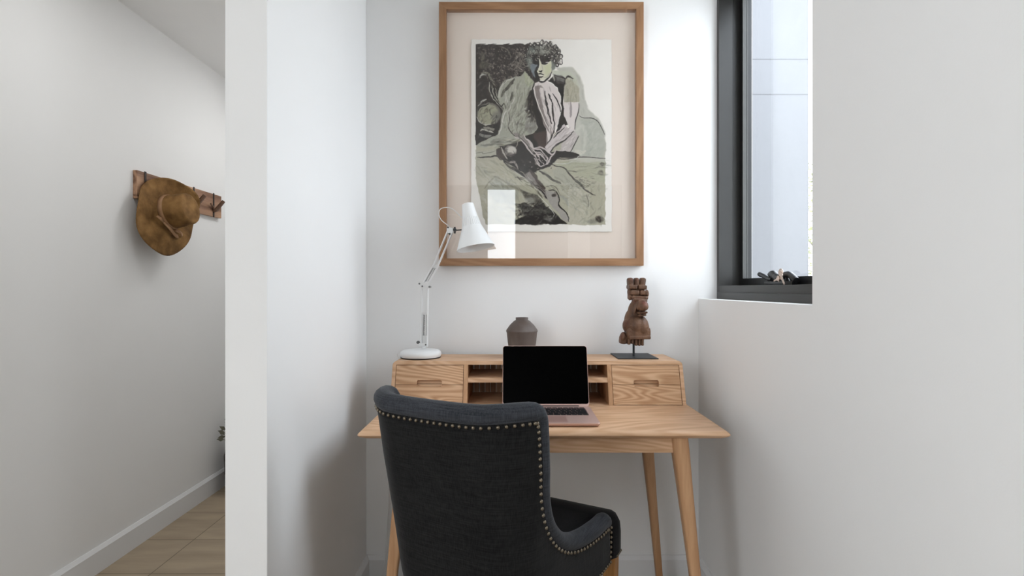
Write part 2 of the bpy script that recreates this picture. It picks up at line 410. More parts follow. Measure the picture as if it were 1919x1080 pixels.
DI, DO = .247, .262
for s in (-1, 1): slab('divider', min(s*DI, s*DO), max(s*DI, s*DO), HB, HT-T, HYB-.008, M_oakz, .0004)
zs = H - (712.5-540)/529.5
slab('shelf', -DI, DI, zs-.008, zs+.008, HYB-.008, M_oakx, .002)
slab('shelf_divider', -.006, .006, HB, zs-.008, HYB-.008, M_oakz, .02)
bm = NB()
n = 46
for k in range(n):
    a = -HW+T + (2*HW-2*T)*k/n; b = -HW+T + (2*HW-2*T)*(k+1)/n
    box(bm, (a+.0012, HYB-.0075, HB), (b-.0012, HYB-.0005, HT-T-.0003))
link('back_panel', bm, M_oakback, hutch)
zsplit = H - (721.2-540)/531.5
for s in (-1, 1):
    xa, xb = (DO+.0016, HW-T-.0016); 
    if s < 0: xa, xb = -xb, -xa
    xm = (xa+xb)/2; hwid = .0445; hh = .0115; r = .007
    for up in (0, 1):
        zb, zt2 = (zsplit+.0007, HT-T-.0018) if up else (HB+.0012, zsplit-.0007)
        # the finger slot crosses the joint of both drawers
        ha, hb_, rr_ = .0147, .0070, .0065      # slot above and below the joint
        if up:
            slot = [(xm-hwid, zb)] + [(xm-hwid+rr_+rr_*math.cos(a), zb+ha-rr_+rr_*math.sin(a)) for a in [PI-PI/2*i/5 for i in range(6)]] + \
                   [(xm+hwid-rr_+rr_*math.cos(a), zb+ha-rr_+rr_*math.sin(a)) for a in [PI/2-PI/2*i/5 for i in range(6)]] + [(xm+hwid, zb)]
            poly = [(xa, zb)] + slot + [(xb, zb), (xb, zt2), (xa, zt2)]
        else:
            slot = [(xm+hwid, zt2)] + [(xm+hwid-rr_+rr_*math.cos(a), zt2-hb_+rr_+rr_*math.sin(a)) for a in [-PI/2*i/5 for i in range(6)]] + \
                   [(xm-hwid+rr_+rr_*math.cos(a), zt2-hb_+rr_+rr_*math.sin(a)) for a in [-PI/2-PI/2*i/5 for i in range(6)]] + [(xm-hwid, zt2)]
            poly = [(xa, zb), (xb, zb), (xb, zt2)] + slot + [(xa, zt2)]
        bm = NB(); prism(bm, poly, lambda x, z: hy_(z, .0015), .014)
        # drawer box behind
        dp = HYB-.012
        box(bm, (xa+.006, hy_(HT, .016), zb+.004), (xb-.006, dp, zt2-.004))
        if up: prism(bm, [(xm-.052, zb), (xm+.052, zb), (xm+.052, zb+.018), (xm-.052, zb+.018)], lambda x, z: hy_(z, .0158), .006)
        else: prism(bm, [(xm-.052, zt2-.011), (xm+.052, zt2-.011), (xm+.052, zt2), (xm-.052, zt2)], lambda x, z: hy_(z, .0158), .006)
        link('drawer', bm, M_oakd, hutch)

# ------------------------------------------------------------------ laptop
LX, LY = .1138, 1.50
lap = thing('laptop', 'open rose gold laptop with a black screen on the oak desk', 'laptop', (LX, LY, TT))
M_rose = mat('rose_aluminium', srgb(216, 184, 174), .38, .5, .5, var=.02)
M_scr = mat('black_screen', (.0004, .0004, .0004, 1), .25, spec=.02)
M_key2 = mat('black_keys', srgb(22, 22, 24), .55, spec=.3)
M_well = mat('keyboard_well', srgb(120, 96, 92), .5, .3)
W2 = .146; DL = .213
bm = NB()
loft(bm, [[(x, y, z) for x, y in rrect(W2-i, DL/2-i, .010, 5, 0, DL/2)] for z, i in ((.001, .010), (.003, .003), (.007, .0), (.0115, .0), (.0122, .0006))])
link('base', bm, M_rose, lap, True)
bm = NB(); loft(bm, [[(x, y, z) for x, y in rrect(.127, .0475, .004, 3, 0, .142)] for z in (.0119, .0124)])
kb = link('keyboard', bm, M_well, lap)
rows = [14, 14, 14, 13, 12, 10]
for r_, nk in enumerate(rows):
    yy = .186 - r_*.0168 + (0.003 if r_ == 0 else 0); hk = .0042 if r_ == 0 else .0072
    wtot = .250; 
    ws = [1.0]*nk
    if r_ == 1: ws[-1] = 1.6
    if r_ == 2: ws[0] = 1.6
    if r_ == 3: ws[0] = 1.8; ws[-1] = 1.8
    if r_ == 4: ws[0] = 2.3; ws[-1] = 2.3
    if r_ == 5: ws[3] = 4.9; ws[2] = 1.25; ws[4] = 1.25
    tot = sum(ws); xx = -wtot/2
    for q in range(nk):
        wk = wtot*ws[q]/tot
        bm = NB(); box(bm, (xx+.0012, yy-hk, .0124), (xx+wk-.0012, yy+hk, .0135), .0004); link('key', bm, M_key2, kb)
        xx += wk
bm = NB(); box(bm, (-.052, .012, .0121), (.052, .082, .01235), .0001); link('trackpad', bm, mat('trackpad', srgb(205, 166, 155), .3, .5), lap)
# lid hinged at the rear edge, leaning 18 degrees back
al = math.radians(18); PL = .2075
Ml = Matrix.Translation((0, DL+.004, .010)) @ Matrix.Rotation(-al, 4, 'X')
bm = NB(); loft(bm, [[Ml @ Vector((x, y, z)) for x, z in rrect(W2-i, PL/2-i, .010, 5, 0, PL/2)] for y, i in ((0, .0006), (.001, 0), (.004, 0), (.005, .001))])
lid = link('lid', bm, M_rose, lap, True)
bm = NB(); loft(bm, [[Ml @ Vector((x, y, z)) for x, z in rrect(W2-.0016, (PL-.011)/2, .008, 5, 0, PL/2+.0040)] for y in (-.0008, .0004)])
link('screen', bm, M_scr, lid)
bm = NB(); tube(bm, [(-.11, DL+.002, .0125), (.11, DL+.002, .0125)], .0035, 10); link('hinge', bm, mat('hinge_dark', srgb(90, 74, 70), .4, .4), lap, True)

# ------------------------------------------------------------------ vase
VX, VY = .0375, 1.935
bm = NB()
prof = [(.0, .0), (.042, .0), (.046, .004), (.0535, .055), (.0575, .092), (.0595, .097), (.0600, .100), (.0585, .103), (.046, .121), (.030, .1365), (.0240, .1395), (.0232, .1425), (.0238, .148), (.0232, .1495), (.019, .149), (.018, .140), (.028, .130), (.050, .102), (.050, .09), (.04, .01), (.0, .008)]
lathe(bm, [(max(r, .0003), z) for r, z in prof], 48)
vase = link('vase', bm, mat('fired_clay', srgb(112, 103, 98), .55, spec=.4, scale=14, col2=srgb(84, 70, 62), stretch=(1, 1, .5), bump=.3, bscale=90), None, True)
vase.location = (VX, VY, HT+.0002); vase['label'] = 'squat brown grey clay vase with angular shoulder behind the laptop'; vase['category'] = 'vase'

# ------------------------------------------------------------------ carved sculpture
SX, SY = .462, 1.945
sc = thing('carved_sculpture', 'carved wooden horse head sculpture on a black metal stand, right end of hutch', 'sculpture', (SX, SY, HT+.0002))
M_iron = mat('black_iron', srgb(38, 42, 46), .45, .3, .5, var=.1)
bm = NB(); box(bm, (-.074, -.074, 0), (.074, .074, .004), .0006); link('stand_plate', bm, M_iron, sc)
bm = NB(); tube(bm, [(0, 0, .004), (0, 0, .07)], .0042, 12); link('stand_rod', bm, M_iron, sc, True)
bm = NB()
def ell(x, y, rx, ry, rd, dy=0, rot=0):
    s = 1/494.0
    M = Matrix.Translation(((x-1188.5)*s, -dy*s, (669.5-y)*s)) @ Matrix.Rotation(math.radians(rot), 4, 'Y') @ Matrix.Diagonal((rx*s, rd*s, ry*s, 1))
    bmesh.ops.create_icosphere(bm, subdivisions=3, radius=1, matrix=M)
def blk(x0, x1, y0, y1, d0, d1, bev=3, rot=0):
    s = 1/494.0; c = Vector((((x0+x1)/2-1188.5)*s, -(d0+d1)/2*s, (669.5-(y0+y1)/2)*s))
    M = Matrix.Translation(c) @ Matrix.Rotation(math.radians(rot), 4, 'Y')
    box(bm, (-(x1-x0)/2*s, -(d1-d0)/2*s, -(y1-y0)/2*s), ((x1-x0)/2*s, (d1-d0)/2*s, (y1-y0)/2*s), bev*s, M)
# crown curls: three upright locks above two rows
for x0, x1, r_ in ((1176.5, 1186.5, -3), (1188.5, 1197, 0), (1199, 1209.5, 9)):
    blk(x0, x1, 521.5, 538, -9, 11, 4.2, r_)
blk(1179, 1207, 530, 562, -12, 6, 2)                       # core behind the rows
blk(1177, 1192.6, 534.8, 542.6, -12, 14.5, 2.4, 3); blk(1194.4, 1210.5, 535.2, 543.4, -12, 14.5, 2.4, 5)
blk(1180, 1196, 544.6, 553.5, -13, 15.5, 2.6, 2); blk(1197.2, 1212.5, 545.2, 554, -13, 15.5, 2.6, 4)
blk(1182, 1210, 555, 561, -12, 15, 2.2, 3)
ell(1180, 549, 3.6, 8, 9, 2, -4); ell(1181, 557, 3.6, 7, 9, 2); ell(1212.5, 551, 3.2, 7.5, 11, 2); ell(1211, 558.5, 3.4, 5, 10, 3)
# brow ridge, muzzle and lips pointing at the viewer
blk(1185, 1211, 560.5, 566, -8, 16, 2.4, 8)
ell(1197, 570, 13.5, 13, 15, 2); ell(1201, 573.5, 10.6, 10.5, 12, 16); ell(1201.5, 575, 8.4, 8, 9, 24)
ell(1193, 573, 2.4, 9, 5, 18, 8); ell(1189, 576, 2.2, 12, 5, 13, 10)
blk(1191, 1209.5, 584.5, 588, -4, 22, 1.5, -4); blk(1192.5, 1208, 589, 593, -4, 19, 1.8, -6)
# neck
ell(1190, 584, 12, 21, 13, -2, 9); ell(1184.5, 597, 12, 20, 14, -4, 14)
# chest, with a flat lower edge and a lobe at the lower left
ell(1191, 611, 21.5, 21, 21, 0); ell(1202, 614, 14.5, 22, 19, 2, -6); ell(1179, 610, 11, 15, 16, 0, 10)
blk(1173, 1217.5, 613, 634.5, -16, 18, 7, 0); blk(1177, 1216, 629, 635.5, -15, 19.5, 2, -1)
ell(1167.5, 632, 5.6, 9.5, 10, 3, 12); blk(1162, 1174.5, 630, 645.5, -10, 10, 4, 6)
for x0, x1, y1_ in ((1175, 1180.5, 646), (1182, 1187, 645), (1188.5, 1193.5, 648), (1195, 1199, 648.5), (1200.5, 1205, 648)):
    blk(x0, x1, 632, y1_, -11, 12, 1.6)
blk(1173, 1203, 632, 643.5, -12, 6, 3)
M_carv = mat('carved_wood', srgb(126, 94, 72), .5, spec=.3, scale=26, col2=srgb(66, 46, 35), stretch=(1.3, 1.3, .35), bump=1.0, bscale=120, detail=9)
nt = M_carv.node_tree; nn = nt.nodes; LL = nt.links
tc = nn.new('ShaderNodeTexCoord'); nz = nn.new('ShaderNodeTexNoise'); nz.inputs['Scale'].default_value = 16; LL.new(tc.outputs['Object'], nz.inputs[0])
mr = nn.new('ShaderNodeMapRange'); mr.inputs['From Min'].default_value = .56; mr.inputs['From Max'].default_value = .80; LL.new(nz.outputs['Fac'], mr.inputs['Value'])
mx = nn.new('ShaderNodeMix'); mx.data_type = 'RGBA'; LL.new(mr.outputs[0], mx.inputs[0])
p = nn['Principled BSDF']; src = p.inputs['Base Color'].links[0].from_socket; LL.new(src, mx.inputs[6]); mx.inputs[7].default_value = srgb(112, 60, 52)
LL.new(mx.outputs[2], p.inputs['Base Color'])
o = link('horse_head', bm, M_carv, sc, False)
md = o.modifiers.new('fuse', 'REMESH'); md.mode = 'VOXEL'; md.voxel_size = .00125; md.use_smooth_shade = True
md2 = o.modifiers.new('soften', 'SMOOTH'); md2.iterations = 3; md2.factor = .5

# ------------------------------------------------------------------ desk lamp
AX, AY = px(789, 1.925), 1.925
lamp = thing('desk_lamp', 'white jointed arm desk lamp with round base on left end of hutch', 'lamp', (AX, AY, HT+.0002))
M_lw = mat('lamp_white', (.82, .82, .81, 1), .35, spec=.5, var=.01)
M_ld = mat('lamp_steel', srgb(120, 120, 120), .3, .8, var=.1)
M_sp = mat('spring_steel', srgb(150, 150, 150), .3, .8, var=.1, stretch=(1, 1, 30), scale=40)
def lp(x, y, dy=0.0): return Vector(((x-789)/F*AY, dy, (540-y)/F*AY + H - HT))
bm = NB(); lathe(bm, [(.001, .004), (.074, .004), (.0762, .010), (.0765, .016), (.0740, .022), (.068, .027), (.050, .0295), (.001, .031)], 56); link('base', bm, M_lw, lamp, True)
bm = NB(); lathe(bm, [(.001, 0), (.0745, 0), (.0755, .004), (.001, .0042)], 48); link('base_pad', bm, M_blk, lamp, True)
# pivot bracket
bm = NB(); tube(bm, [lp(795, 653), lp(795, 645)], .008, 14); box(bm, lp(786, 650, -.008), lp(802, 643, .008), .002); link('pivot_bracket', bm, M_lw, lamp, True)
bm = NB(); tube(bm, [lp(784, 642, -.004), lp(784, 642, .006)], .006, 12); tube(bm, [lp(799, 646, -.012), lp(799, 646, .012)], .003, 10); tube(bm, [lp(784, 642), lp(792, 647)], .002, 8); link('knob', bm, M_ld, lamp, True)
# lower arm: pair of rods and springs
bm = NB()
for dy in (-.007, .007):
    tube(bm, [lp(790, 644, dy), lp(791, 537, dy)], .0025, 8)
    tube(bm, [lp(801, 644, dy), lp(802.5, 537, dy)], .0025, 8)
box(bm, lp(792, 590, -.004), lp(803, 586, .004), .001); box(bm, lp(792, 648, -.004), lp(801, 632, .004), .001)
link('lower_arm', bm, M_lw, lamp, True)
def coil(name, a, b, r, turns, parent):
    bm = NB(); a, b = Vector(a), Vector(b); x, y = frame_of(b-a); pts = []
    for k in range(turns*8+1):
        t = k/(turns*8); g = 2*PI*t*turns; pts.append(a.lerp(b, t)+x*r*math.cos(g)+y*r*math.sin(g))
    tube(bm, pts, .0009, 4); return link(name, bm, M_sp, parent, True)
coil('spring', lp(794.5, 630), lp(795.5, 590), .0034, 22, lamp); coil('spring', lp(800, 630), lp(800.5, 590), .0034, 22, lamp)
# elbow
bm = NB()
for dy in (-.010, .010):
    pl = [lp(787, 527, dy), lp(806, 533, dy), lp(806, 541, dy), lp(790, 541, dy)]
    q = [v+Vector((0, .002 if dy > 0 else -.002, 0)) for v in pl]
    a = [bm.verts.new(v) for v in pl]; b = [bm.verts.new(v) for v in q]
    for k in range(4): bm.faces.new((a[k], a[(k+1) % 4], b[(k+1) % 4], b[k]))
    bm.faces.new(a[::-1]); bm.faces.new(b)
tube(bm, [lp(797, 535, -.010), lp(797, 535, .010)], .006, 12)
link('elbow', bm, M_lw, lamp, False)
bm = NB()
for x, y in ((787.5, 532), (806, 538), (793, 537)): tube(bm, [lp(x, y, -.014), lp(x, y, .014)], .0035, 12)
link('bolt', bm, M_ld, lamp, True)
# upper arm
bm = NB()
for dy in (-.007, .007):
    tube(bm, [lp(794, 531, dy), lp(813, 497, dy), lp(840, 432, dy)], .0027, 8)
    tube(bm, [lp(801, 534, dy), lp(820, 501, dy), lp(848, 436, dy)], .0027, 8)
box(bm, (-.004, -.006, -.005), (.014, .006, .005), .001, Matrix.Translation(lp(813, 500)))
link('upper_arm', bm, M_lw, lamp, True)
coil('spring', lp(797, 528), lp(812, 502), .0036, 14, lamp); coil('spring', lp(803, 528), lp(817, 503), .0030, 14, lamp)
# shade: axis from cap to mouth
a0, a1 = lp(876.5, 382), lp(892.5, 466)
ax = (a1-a0); Ls = ax.length; axn = Vector((ax.x, -.015, ax.z)).normalized()
xx, yy = frame_of(axn, Vector((0, 1, 0)))
Mx = Matrix(((xx.x, yy.x, axn.x, a0.x), (xx.y, yy.y, axn.y, a0.y), (xx.z, yy.z, axn.z, a0.z), (0, 0, 0, 1)))
bm = NB()
pr = [(.001, -.001), (.018, 0), (.0215, .002), (.0225, .006), (.030, Ls*.36), (.035, Ls*.50), (.037, Ls*.52), (.0705, Ls*.985), (.0715, Ls), (.0700, Ls), (.0690, Ls*.98), (.0355, Ls*.53), (.030, Ls*.45), (.020, Ls*.1), (.001, Ls*.09)]
lathe(bm, pr, 56, Mx)
shade = link('lamp_shade', bm, M_lw, lamp, True)
bm = NB()
for k in range(30):
    a = 2*PI*k/30; c, s_ = math.cos(a), math.sin(a)
    tube(bm, [Mx @ Vector((c*.0292, s_*.0292, Ls*.33)), Mx @ Vector((c*.0342, s_*.0342, Ls*.475)), Mx @ Vector((c*.0362, s_*.0362, Ls*.515))], .0012, 5)
link('vent_ribs', bm, M_lw, shade, True)
bm = NB(); Mb = Mx @ Matrix.Translation((0, 0, Ls*.42))
lathe(bm, [(.0005, 0), (.013, 0), (.014, .02), (.020, .035), (.027, .055), (.028, .066), (.022, .080), (.010, .087), (.0005, .088)], 28, Mb)
link('light_bulb', bm, mat('bulb_glass', (.8, .8, .78, 1), .15), lamp, True)
# head joint
bm = NB(); box(bm, lp(838, 438, -.008), lp(850, 427, .008), .002); link('head_bracket', bm, M_lw, lamp, True)
bm = NB()
for x, y in ((840.5, 427), (843, 439)): tube(bm, [lp(x, y, -.012), lp(x, y, .012)], .003, 10)
tube(bm, [lp(850, 432), lp(866, 431)], .0022, 8); tube(bm, [lp(853, 426, -.004), lp(853, 438, -.004)], .0032, 10); tube(bm, [lp(853, 431, -.010), lp(853, 431, .010)], .006, 12)
link('head_pivot', bm, M_blk, lamp, True)
bm = NB(); tube(bm, spline([lp(850, 434), lp(840, 423), lp(828, 413), lp(823, 402), lp(826, 392), lp(838, 389), (lp(850, 393)), lp(862, 404, .012), lp(868, 408, .02)]), .0016, 7); link('head_cable', bm, M_lw, lamp, True)
bm = NB()
loc = Vector((AX, AY, HT+.0002))
W = lambda X, Y, Z: Vector((X, Y, Z))-loc
tube(bm, spline([W(px(775, 1.95), 1.97, HT+.012), W(px(762, 1.97), 1.99, HT+.014), W(px(745, 2.0), 2.005, HT+.0035), W(-.445, 2.014, HT-.02), W(-.452, 2.030, .86), W(-.455, 2.036, .76), W(px(730, 2.03), 2.03, pz(832, 2.03)), W(px(727, 2.02), 2.02, pz(880, 2.02)), W(px(729.5, 2.02), 2.02, pz(912, 2.02)), W(px(726, 2.02), 2.02, pz(985, 2.02)), W(px(721, 2.0), 2.0, pz(1050, 2.0)), W(-.515, 1.99, .03), W(-.53, 1.97, .004)]), .0016, 6)
link('power_cord', bm, M_lw, lamp, True)

# ------------------------------------------------------------------ framed print
PX, PZ_, PY = .115, 1.776, YB
pic = thing('framed_picture', 'oak framed ink and wash print of a crouching curly haired figure on back wall', 'picture', (PX, PY, PZ_))
FW, FH, fd, fw = .402, .518, .037, .0285
for s in (-1, 1):   # rails (grain x) and stiles (grain z), mitred
    bm = NB(); P = [(-FW, s*FH), (FW, s*FH), (FW-fw, s*(FH-fw)), (-FW+fw, s*(FH-fw))]
    A = [bm.verts.new((x, -fd, z)) for x, z in P]; B = [bm.verts.new((x, -.001, z)) for x, z in P]
    for k in range(4): bm.faces.new((A[k], A[(k+1) % 4], B[(k+1) % 4], B[k]))
    bm.faces.new(A[::-1]); bm.faces.new(B); link('frame_rail', bm, M_frame, pic)
for s in (-1, 1):
    bm = NB(); P = [(s*FW, -FH), (s*FW, FH), (s*(FW-fw), FH-fw), (s*(FW-fw), -FH+fw)]
    A = [bm.verts.new((x, -fd, z)) for x, z in P]; B = [bm.verts.new((x, -.001, z)) for x, z in P]
    for k in range(4): bm.faces.new((A[k], A[(k+1) % 4], B[(k+1) % 4], B[k]))
    bm.faces.new(A[::-1]); bm.faces.new(B); link('frame_stile', bm, M_framez, pic)
bm = NB(); box(bm, (-FW+fw, -.010, -FH+fw), (FW-fw, -.002, FH-fw)); link('mount_board', bm, mat('mount_board', srgb(240, 226, 213), .9, spec=.1, var=.01), pic)
bm = NB(); box(bm, (-FW+fw, -.033, -FH+fw), (FW-fw, -.031, FH-fw)); link('picture_glass', bm, M_pglass, pic)

# --- the print itself: ink drawing computed into a colour attribute of a fine sheet
SC = 1.5; U0, V0, U1, V1 = 883.0, 68.0, 1148.5, 431.0
nw, nh = int((U1-U0)*SC), int((V1-V0)*SC)
rng = np.random.RandomState(7)
def vnoise(cell, oct=3):
    out = np.zeros((nh, nw)); amp = 1; tot = 0
    for o_ in range(oct):
        c = max(cell/2**o_, 1.0); gh, gw = int(nh/c)+3, int(nw/c)+3
        g = rng.rand(gh, gw); y = np.arange(nh)/c; x = np.arange(nw)/c
        yi = y.astype(int); xi = x.astype(int); fy = (y-yi)[:, None]; fx = (x-xi)[None, :]
        fy = fy*fy*(3-2*fy); fx = fx*fx*(3-2*fx)
        a = g[yi][:, xi]; b = g[yi][:, xi+1]; c_ = g[yi+1][:, xi]; d = g[yi+1][:, xi+1]
        out += amp*((a*(1-fx)+b*fx)*(1-fy)+(c_*(1-fx)+d*fx)*fy); tot += amp; amp *= .55
    return out/tot
V, U = np.mgrid[0:nh, 0:nw]; U = U0+(U+.5)/SC; V = V0+(V+.5)/SC
WU = U+(vnoise(14)-.5)*4.5; WV = V+(vnoise(14)-.5)*4.5
N1, N2, N3 = vnoise(6), vnoise(22, 4), vnoise(3, 2)
col = np.zeros((nh, nw, 3)); col[:] = (243, 238, 230)
col += (N2[..., None]-.5)*7
def blend(mask, c, a=1.0, sl=(slice(None), slice(None))):
    m = (np.clip(mask, 0, 1)*a)[..., None]; col[sl] = col[sl]*(1-m)+np.array(c, float)*m
def window(pts, pad):
    xs = [p_[0] for p_ in pts]; ys = [p_[1] for p_ in pts]
    i0 = max(0, int((min(ys)-pad-V0)*SC)); i1 = min(nh, int((max(ys)+pad-V0)*SC)+2)
    j0 = max(0, int((min(xs)-pad-U0)*SC)); j1 = min(nw, int((max(xs)+pad-U0)*SC)+2)
    return (slice(i0, max(i1, i0+1)), slice(j0, max(j1, j0+1)))
def seg_d(ax_, ay, bx, by, u, v):
    dx, dy = bx-ax_, by-ay; L2 = dx*dx+dy*dy+1e-9
    t = np.clip(((u-ax_)*dx+(v-ay)*dy)/L2, 0, 1); return np.hypot(u-ax_-t*dx, v-ay-t*dy), t
def poly(pts, c, a=1.0, soft=1.2, warp=True, noisy=0.0, nz_=None):
    sl = window(pts, 6+soft); u, v = (WU[sl], WV[sl]) if warp else (U[sl], V[sl])
    ins = np.zeros(u.shape, bool); d = np.full(u.shape, 1e9); n = len(pts)
    for i in range(n):
        x0, y0_ = pts[i]; x1, y1_ = pts[(i+1) % n]
        if y0_ != y1_:
            cond = ((y0_ > v) != (y1_ > v)) & (u < (x1-x0)*(v-y0_)/(y1_-y0_)+x0); ins ^= cond
        dd, _ = seg_d(x0, y0_, x1, y1_, u, v); d = np.minimum(d, dd)
    sd = np.where(ins, d, -d); m = np.clip(sd/soft+.5, 0, 1)
    if noisy: m = m*np.clip(1-noisy+noisy*2*(nz_ if nz_ is not None else N1)[sl], 0, 1)
    blend(m, c, a, sl)
def crom(pts, n=6):
    return [(v.x, v.y) for v in spline([(p[0], p[1], 0) for p in pts], n)]
def stroke(pts, wd, c, a=1.0, soft=.9, dry=0.0, curve=True, taper=True):
    P = crom(pts) if curve and len(pts) > 2 else pts; n = len(P)-1
    sl = window(P, 5+wd+soft); u0, v0, u1, v1 = U[sl], V[sl], WU[sl], WV[sl]
    if wd <= 2: u1 = u0+.35*(u1-u0); v1 = v0+.35*(v1-v0)
    m = np.zeros(u0.shape)
    for i in range(n):
        dd, t = seg_d(P[i][0], P[i][1], P[i+1][0], P[i+1][1], u1, v1)
        s = (i+t)/n; ww = wd*(.35+.65*np.sin(PI*np.clip(s, .02, .98))**.6) if taper else wd
        m = np.maximum(m, np.clip((ww/2-dd)/soft+.5, 0, 1))
    if dry: m *= np.clip(1-dry+2*dry*N3[sl], 0, 1)
    blend(m, c, a, sl)
def disc(cx, cy, rx, ry, c, a=1.0, soft=1.5, noisy=0):
    d = np.hypot((WU-cx)/rx, (WV-cy)/ry); m = np.clip((1-d)*min(rx, ry)/soft+.5, 0, 1)
    if noisy: m = m*np.clip(1-noisy+noisy*2*N1, 0, 1)
    blend(m, c, a)
K = (24, 18, 15); K2 = (42, 34, 30); G = (166, 165, 150); GL = (176, 176, 160); OLV = (178, 173, 153); PK = (222, 212, 207); W_ = (236, 230, 222); GR = (122, 120, 112)
# washes
poly([(893, 262), (940, 245), (1000, 240), (1090, 250), (1136, 255), (1136, 417), (912, 417), (905, 395), (901, 365), (896, 345), (893, 330)], OLV, 1, 1.0)
poly([(1030, 300), (1136, 296), (1136, 340), (1060, 318)], (170, 169, 146), .8)
poly([(1045, 122), (1072, 122), (1086, 140), (1096, 175), (1104, 200), (1118, 214), (1130, 228), (1136, 250), (1136, 300), (1070, 300), (1070, 200), (1060, 150)], (190, 188, 176), .9, 3)
poly([(1088, 218), (1110, 217), (1126, 228), (1134, 250), (1134, 290), (1092, 290)], (172, 173, 160), .7, 5, noisy=.3, nz_=N2)
# dark ground upper left
poly([(893, 79.5), (985, 79.5), (1012, 78), (1020, 110), (1010, 150), (990, 190), (960, 230), (935, 262), (893, 268)], K2, 1, 1.0, warp=False)
g = np.clip((N1-.56)*7, 0, 1)*((U > 895) & (U < 1000) & (V > 84) & (V < 155)); blend(g, (118, 108, 100), .75)
g = np.clip((N3-.70)*9, 0, 1)*((U > 920) & (U < 990) & (V > 84) & (V < 150)); blend(g, (176, 166, 158), .8)
disc(906, 102, 4, 9, (125, 120, 106), .7, 3); disc(908, 118, 9, 7, (112, 110, 92), .6, 3, .5)
stroke([(902, 138), (908, 132), (916, 134), (922, 146), (930, 156)], 4, (150, 148, 132), .8); stroke([(901, 141), (905, 136), (912, 136)], 3, (190, 188, 178), .9)
stroke([(938, 82), (950, 88), (957, 97), (959, 105)], 2, (120, 115, 104), .8)
for q in range(26):
    a = rng.uniform(955, 985); b = rng.uniform(95, 135); stroke([(a, b), (a+rng.uniform(-4, 8), b-rng.uniform(3, 9)), (a+rng.uniform(2, 14), b-rng.uniform(-2, 12))], 1.5, (136, 128, 118), .7)
for q in range(20):
    a = rng.uniform(893, 1010); stroke([(a, 79), (a+rng.uniform(3, 12), 78+rng.uniform(-.5, .8))], 1.3, K, .8)
# wing-like shapes at left
for k_, cc in enumerate(((182, 180, 168), K, (160, 158, 145), K, (150, 148, 135))):
    stroke([(917+k_*3, 150+k_*3), (922+k_*3.5, 172+k_*2), (934+k_*2.6, 190+k_*1), (944+k_, 203)], 2.6, cc, .95)
disc(917, 210, 22, 22, (108, 104, 96)); disc(916, 211, 19, 20, (160, 157, 134), 1, 3); disc(932, 214, 9, 9, (120, 118, 110), .8, 5)
stroke([(898, 195), (904, 187), (913, 183)], 3, (182, 180, 170)); stroke([(898, 203), (904, 195), (918, 191)], 2.5, K); stroke([(895, 215), (900, 224), (908, 228), (920, 229)], 2.2, (190, 186, 176))
stroke([(919, 200), (920, 209), (924, 213)], 1.2, K2)
poly([(893, 226), (912, 231), (932, 228), (942, 236), (936, 252), (915, 256), (893, 266)], K)
stroke([(908, 234), (918, 236), (927, 239)], 5, (140, 136, 124)); stroke([(902, 241), (907, 238), (918, 242), (926, 244)], 4, (186, 182, 170)); stroke([(900, 248), (912, 252), (922, 251)], 5, (125, 124, 116))
# left shoulder, back and arm
poly([(934, 168), (938, 155), (947, 147), (962, 141), (978, 137), (986, 130), (998, 143), (1002, 150), (999, 162), (994, 170), (990, 182), (988, 200), (996, 212), (1006, 222), (1009, 234), (1002, 244), (990, 250), (972, 258), (950, 256), (930, 264), (912, 272), (900, 272), (893, 268), (912, 258), (934, 248), (938, 232), (942, 210), (946, 200), (938, 190), (933, 178)], G, 1, 1.2)
poly([(960, 150), (985, 140), (990, 165), (984, 200), (984, 232), (960, 234), (955, 205), (960, 180)], (170, 169, 152), .75, 5, noisy=.4, nz_=N2)
poly([(984, 131), (999, 144), (1000, 152), (992, 160), (985, 150)], (176, 180, 148), .9, 3)
stroke([(936, 178), (938, 163), (948, 150), (964, 142)], 3, (196, 194, 182)); stroke([(934, 176), (935, 164), (943, 150)], 1.5, K2)
stroke([(941, 176), (946, 166), (955, 158), (966, 144)], 6, (70, 66, 58)); stroke([(958, 184), (960, 177), (961, 168)], 4.5, (76, 72, 64))
stroke([(945, 180), (950, 175), (958, 160)], 1.5, (190, 188, 176)); stroke([(953, 190), (949, 172), (948, 182), (953, 200)], 1.8, (200, 198, 188))
stroke([(966, 178), (962, 190), (954, 200), (946, 214), (941, 232), (937, 248)], 2.8, (208, 204, 196)); stroke([(952, 182), (956, 195), (955, 210), (954, 234)], 1.6, (190, 187, 178))
stroke([(955, 205), (956, 220), (954, 234), (960, 245), (972, 256)], 1.5, K2)
stroke([(934, 186), (940, 196), (946, 190), (949, 200)], 1.6, K)
stroke([(976, 222), (970, 230), (974, 226)], 4, (90, 84, 80), .8); stroke([(958, 222), (962, 212), (966, 208)], 4, (110, 106, 100), .6)
poly([(988, 214), (1000, 216), (1008, 228), (1006, 238), (996, 246), (984, 240)], (136, 132, 124), .9, 4)
stroke([(897, 270), (915, 262), (940, 255), (965, 254)], 4, (168, 166, 152), .8); stroke([(905, 268), (925, 266), (950, 262), (972, 262)], 5, (112, 112, 104), .7)
# dark core
poly([(1001, 150), (1004, 166), (1010, 190), (1017, 212), (1028, 236), (1033, 262), (1026, 282), (1005, 282), (984, 262), (972, 256), (988, 250), (1003, 244), (1009, 234), (1006, 220), (994, 208), (989, 194), (991, 178), (997, 166)], K, 1, 1.2)
poly([(938, 270), (968, 262), (985, 262), (1006, 280), (1040, 280), (1046, 292), (1034, 306), (1010, 316), (985, 322), (962, 308), (944, 292)], K, 1, 1.5)
poly([(1000, 246), (1030, 240), (1031, 272), (1012, 276)], (68, 52, 47), .9, 3)
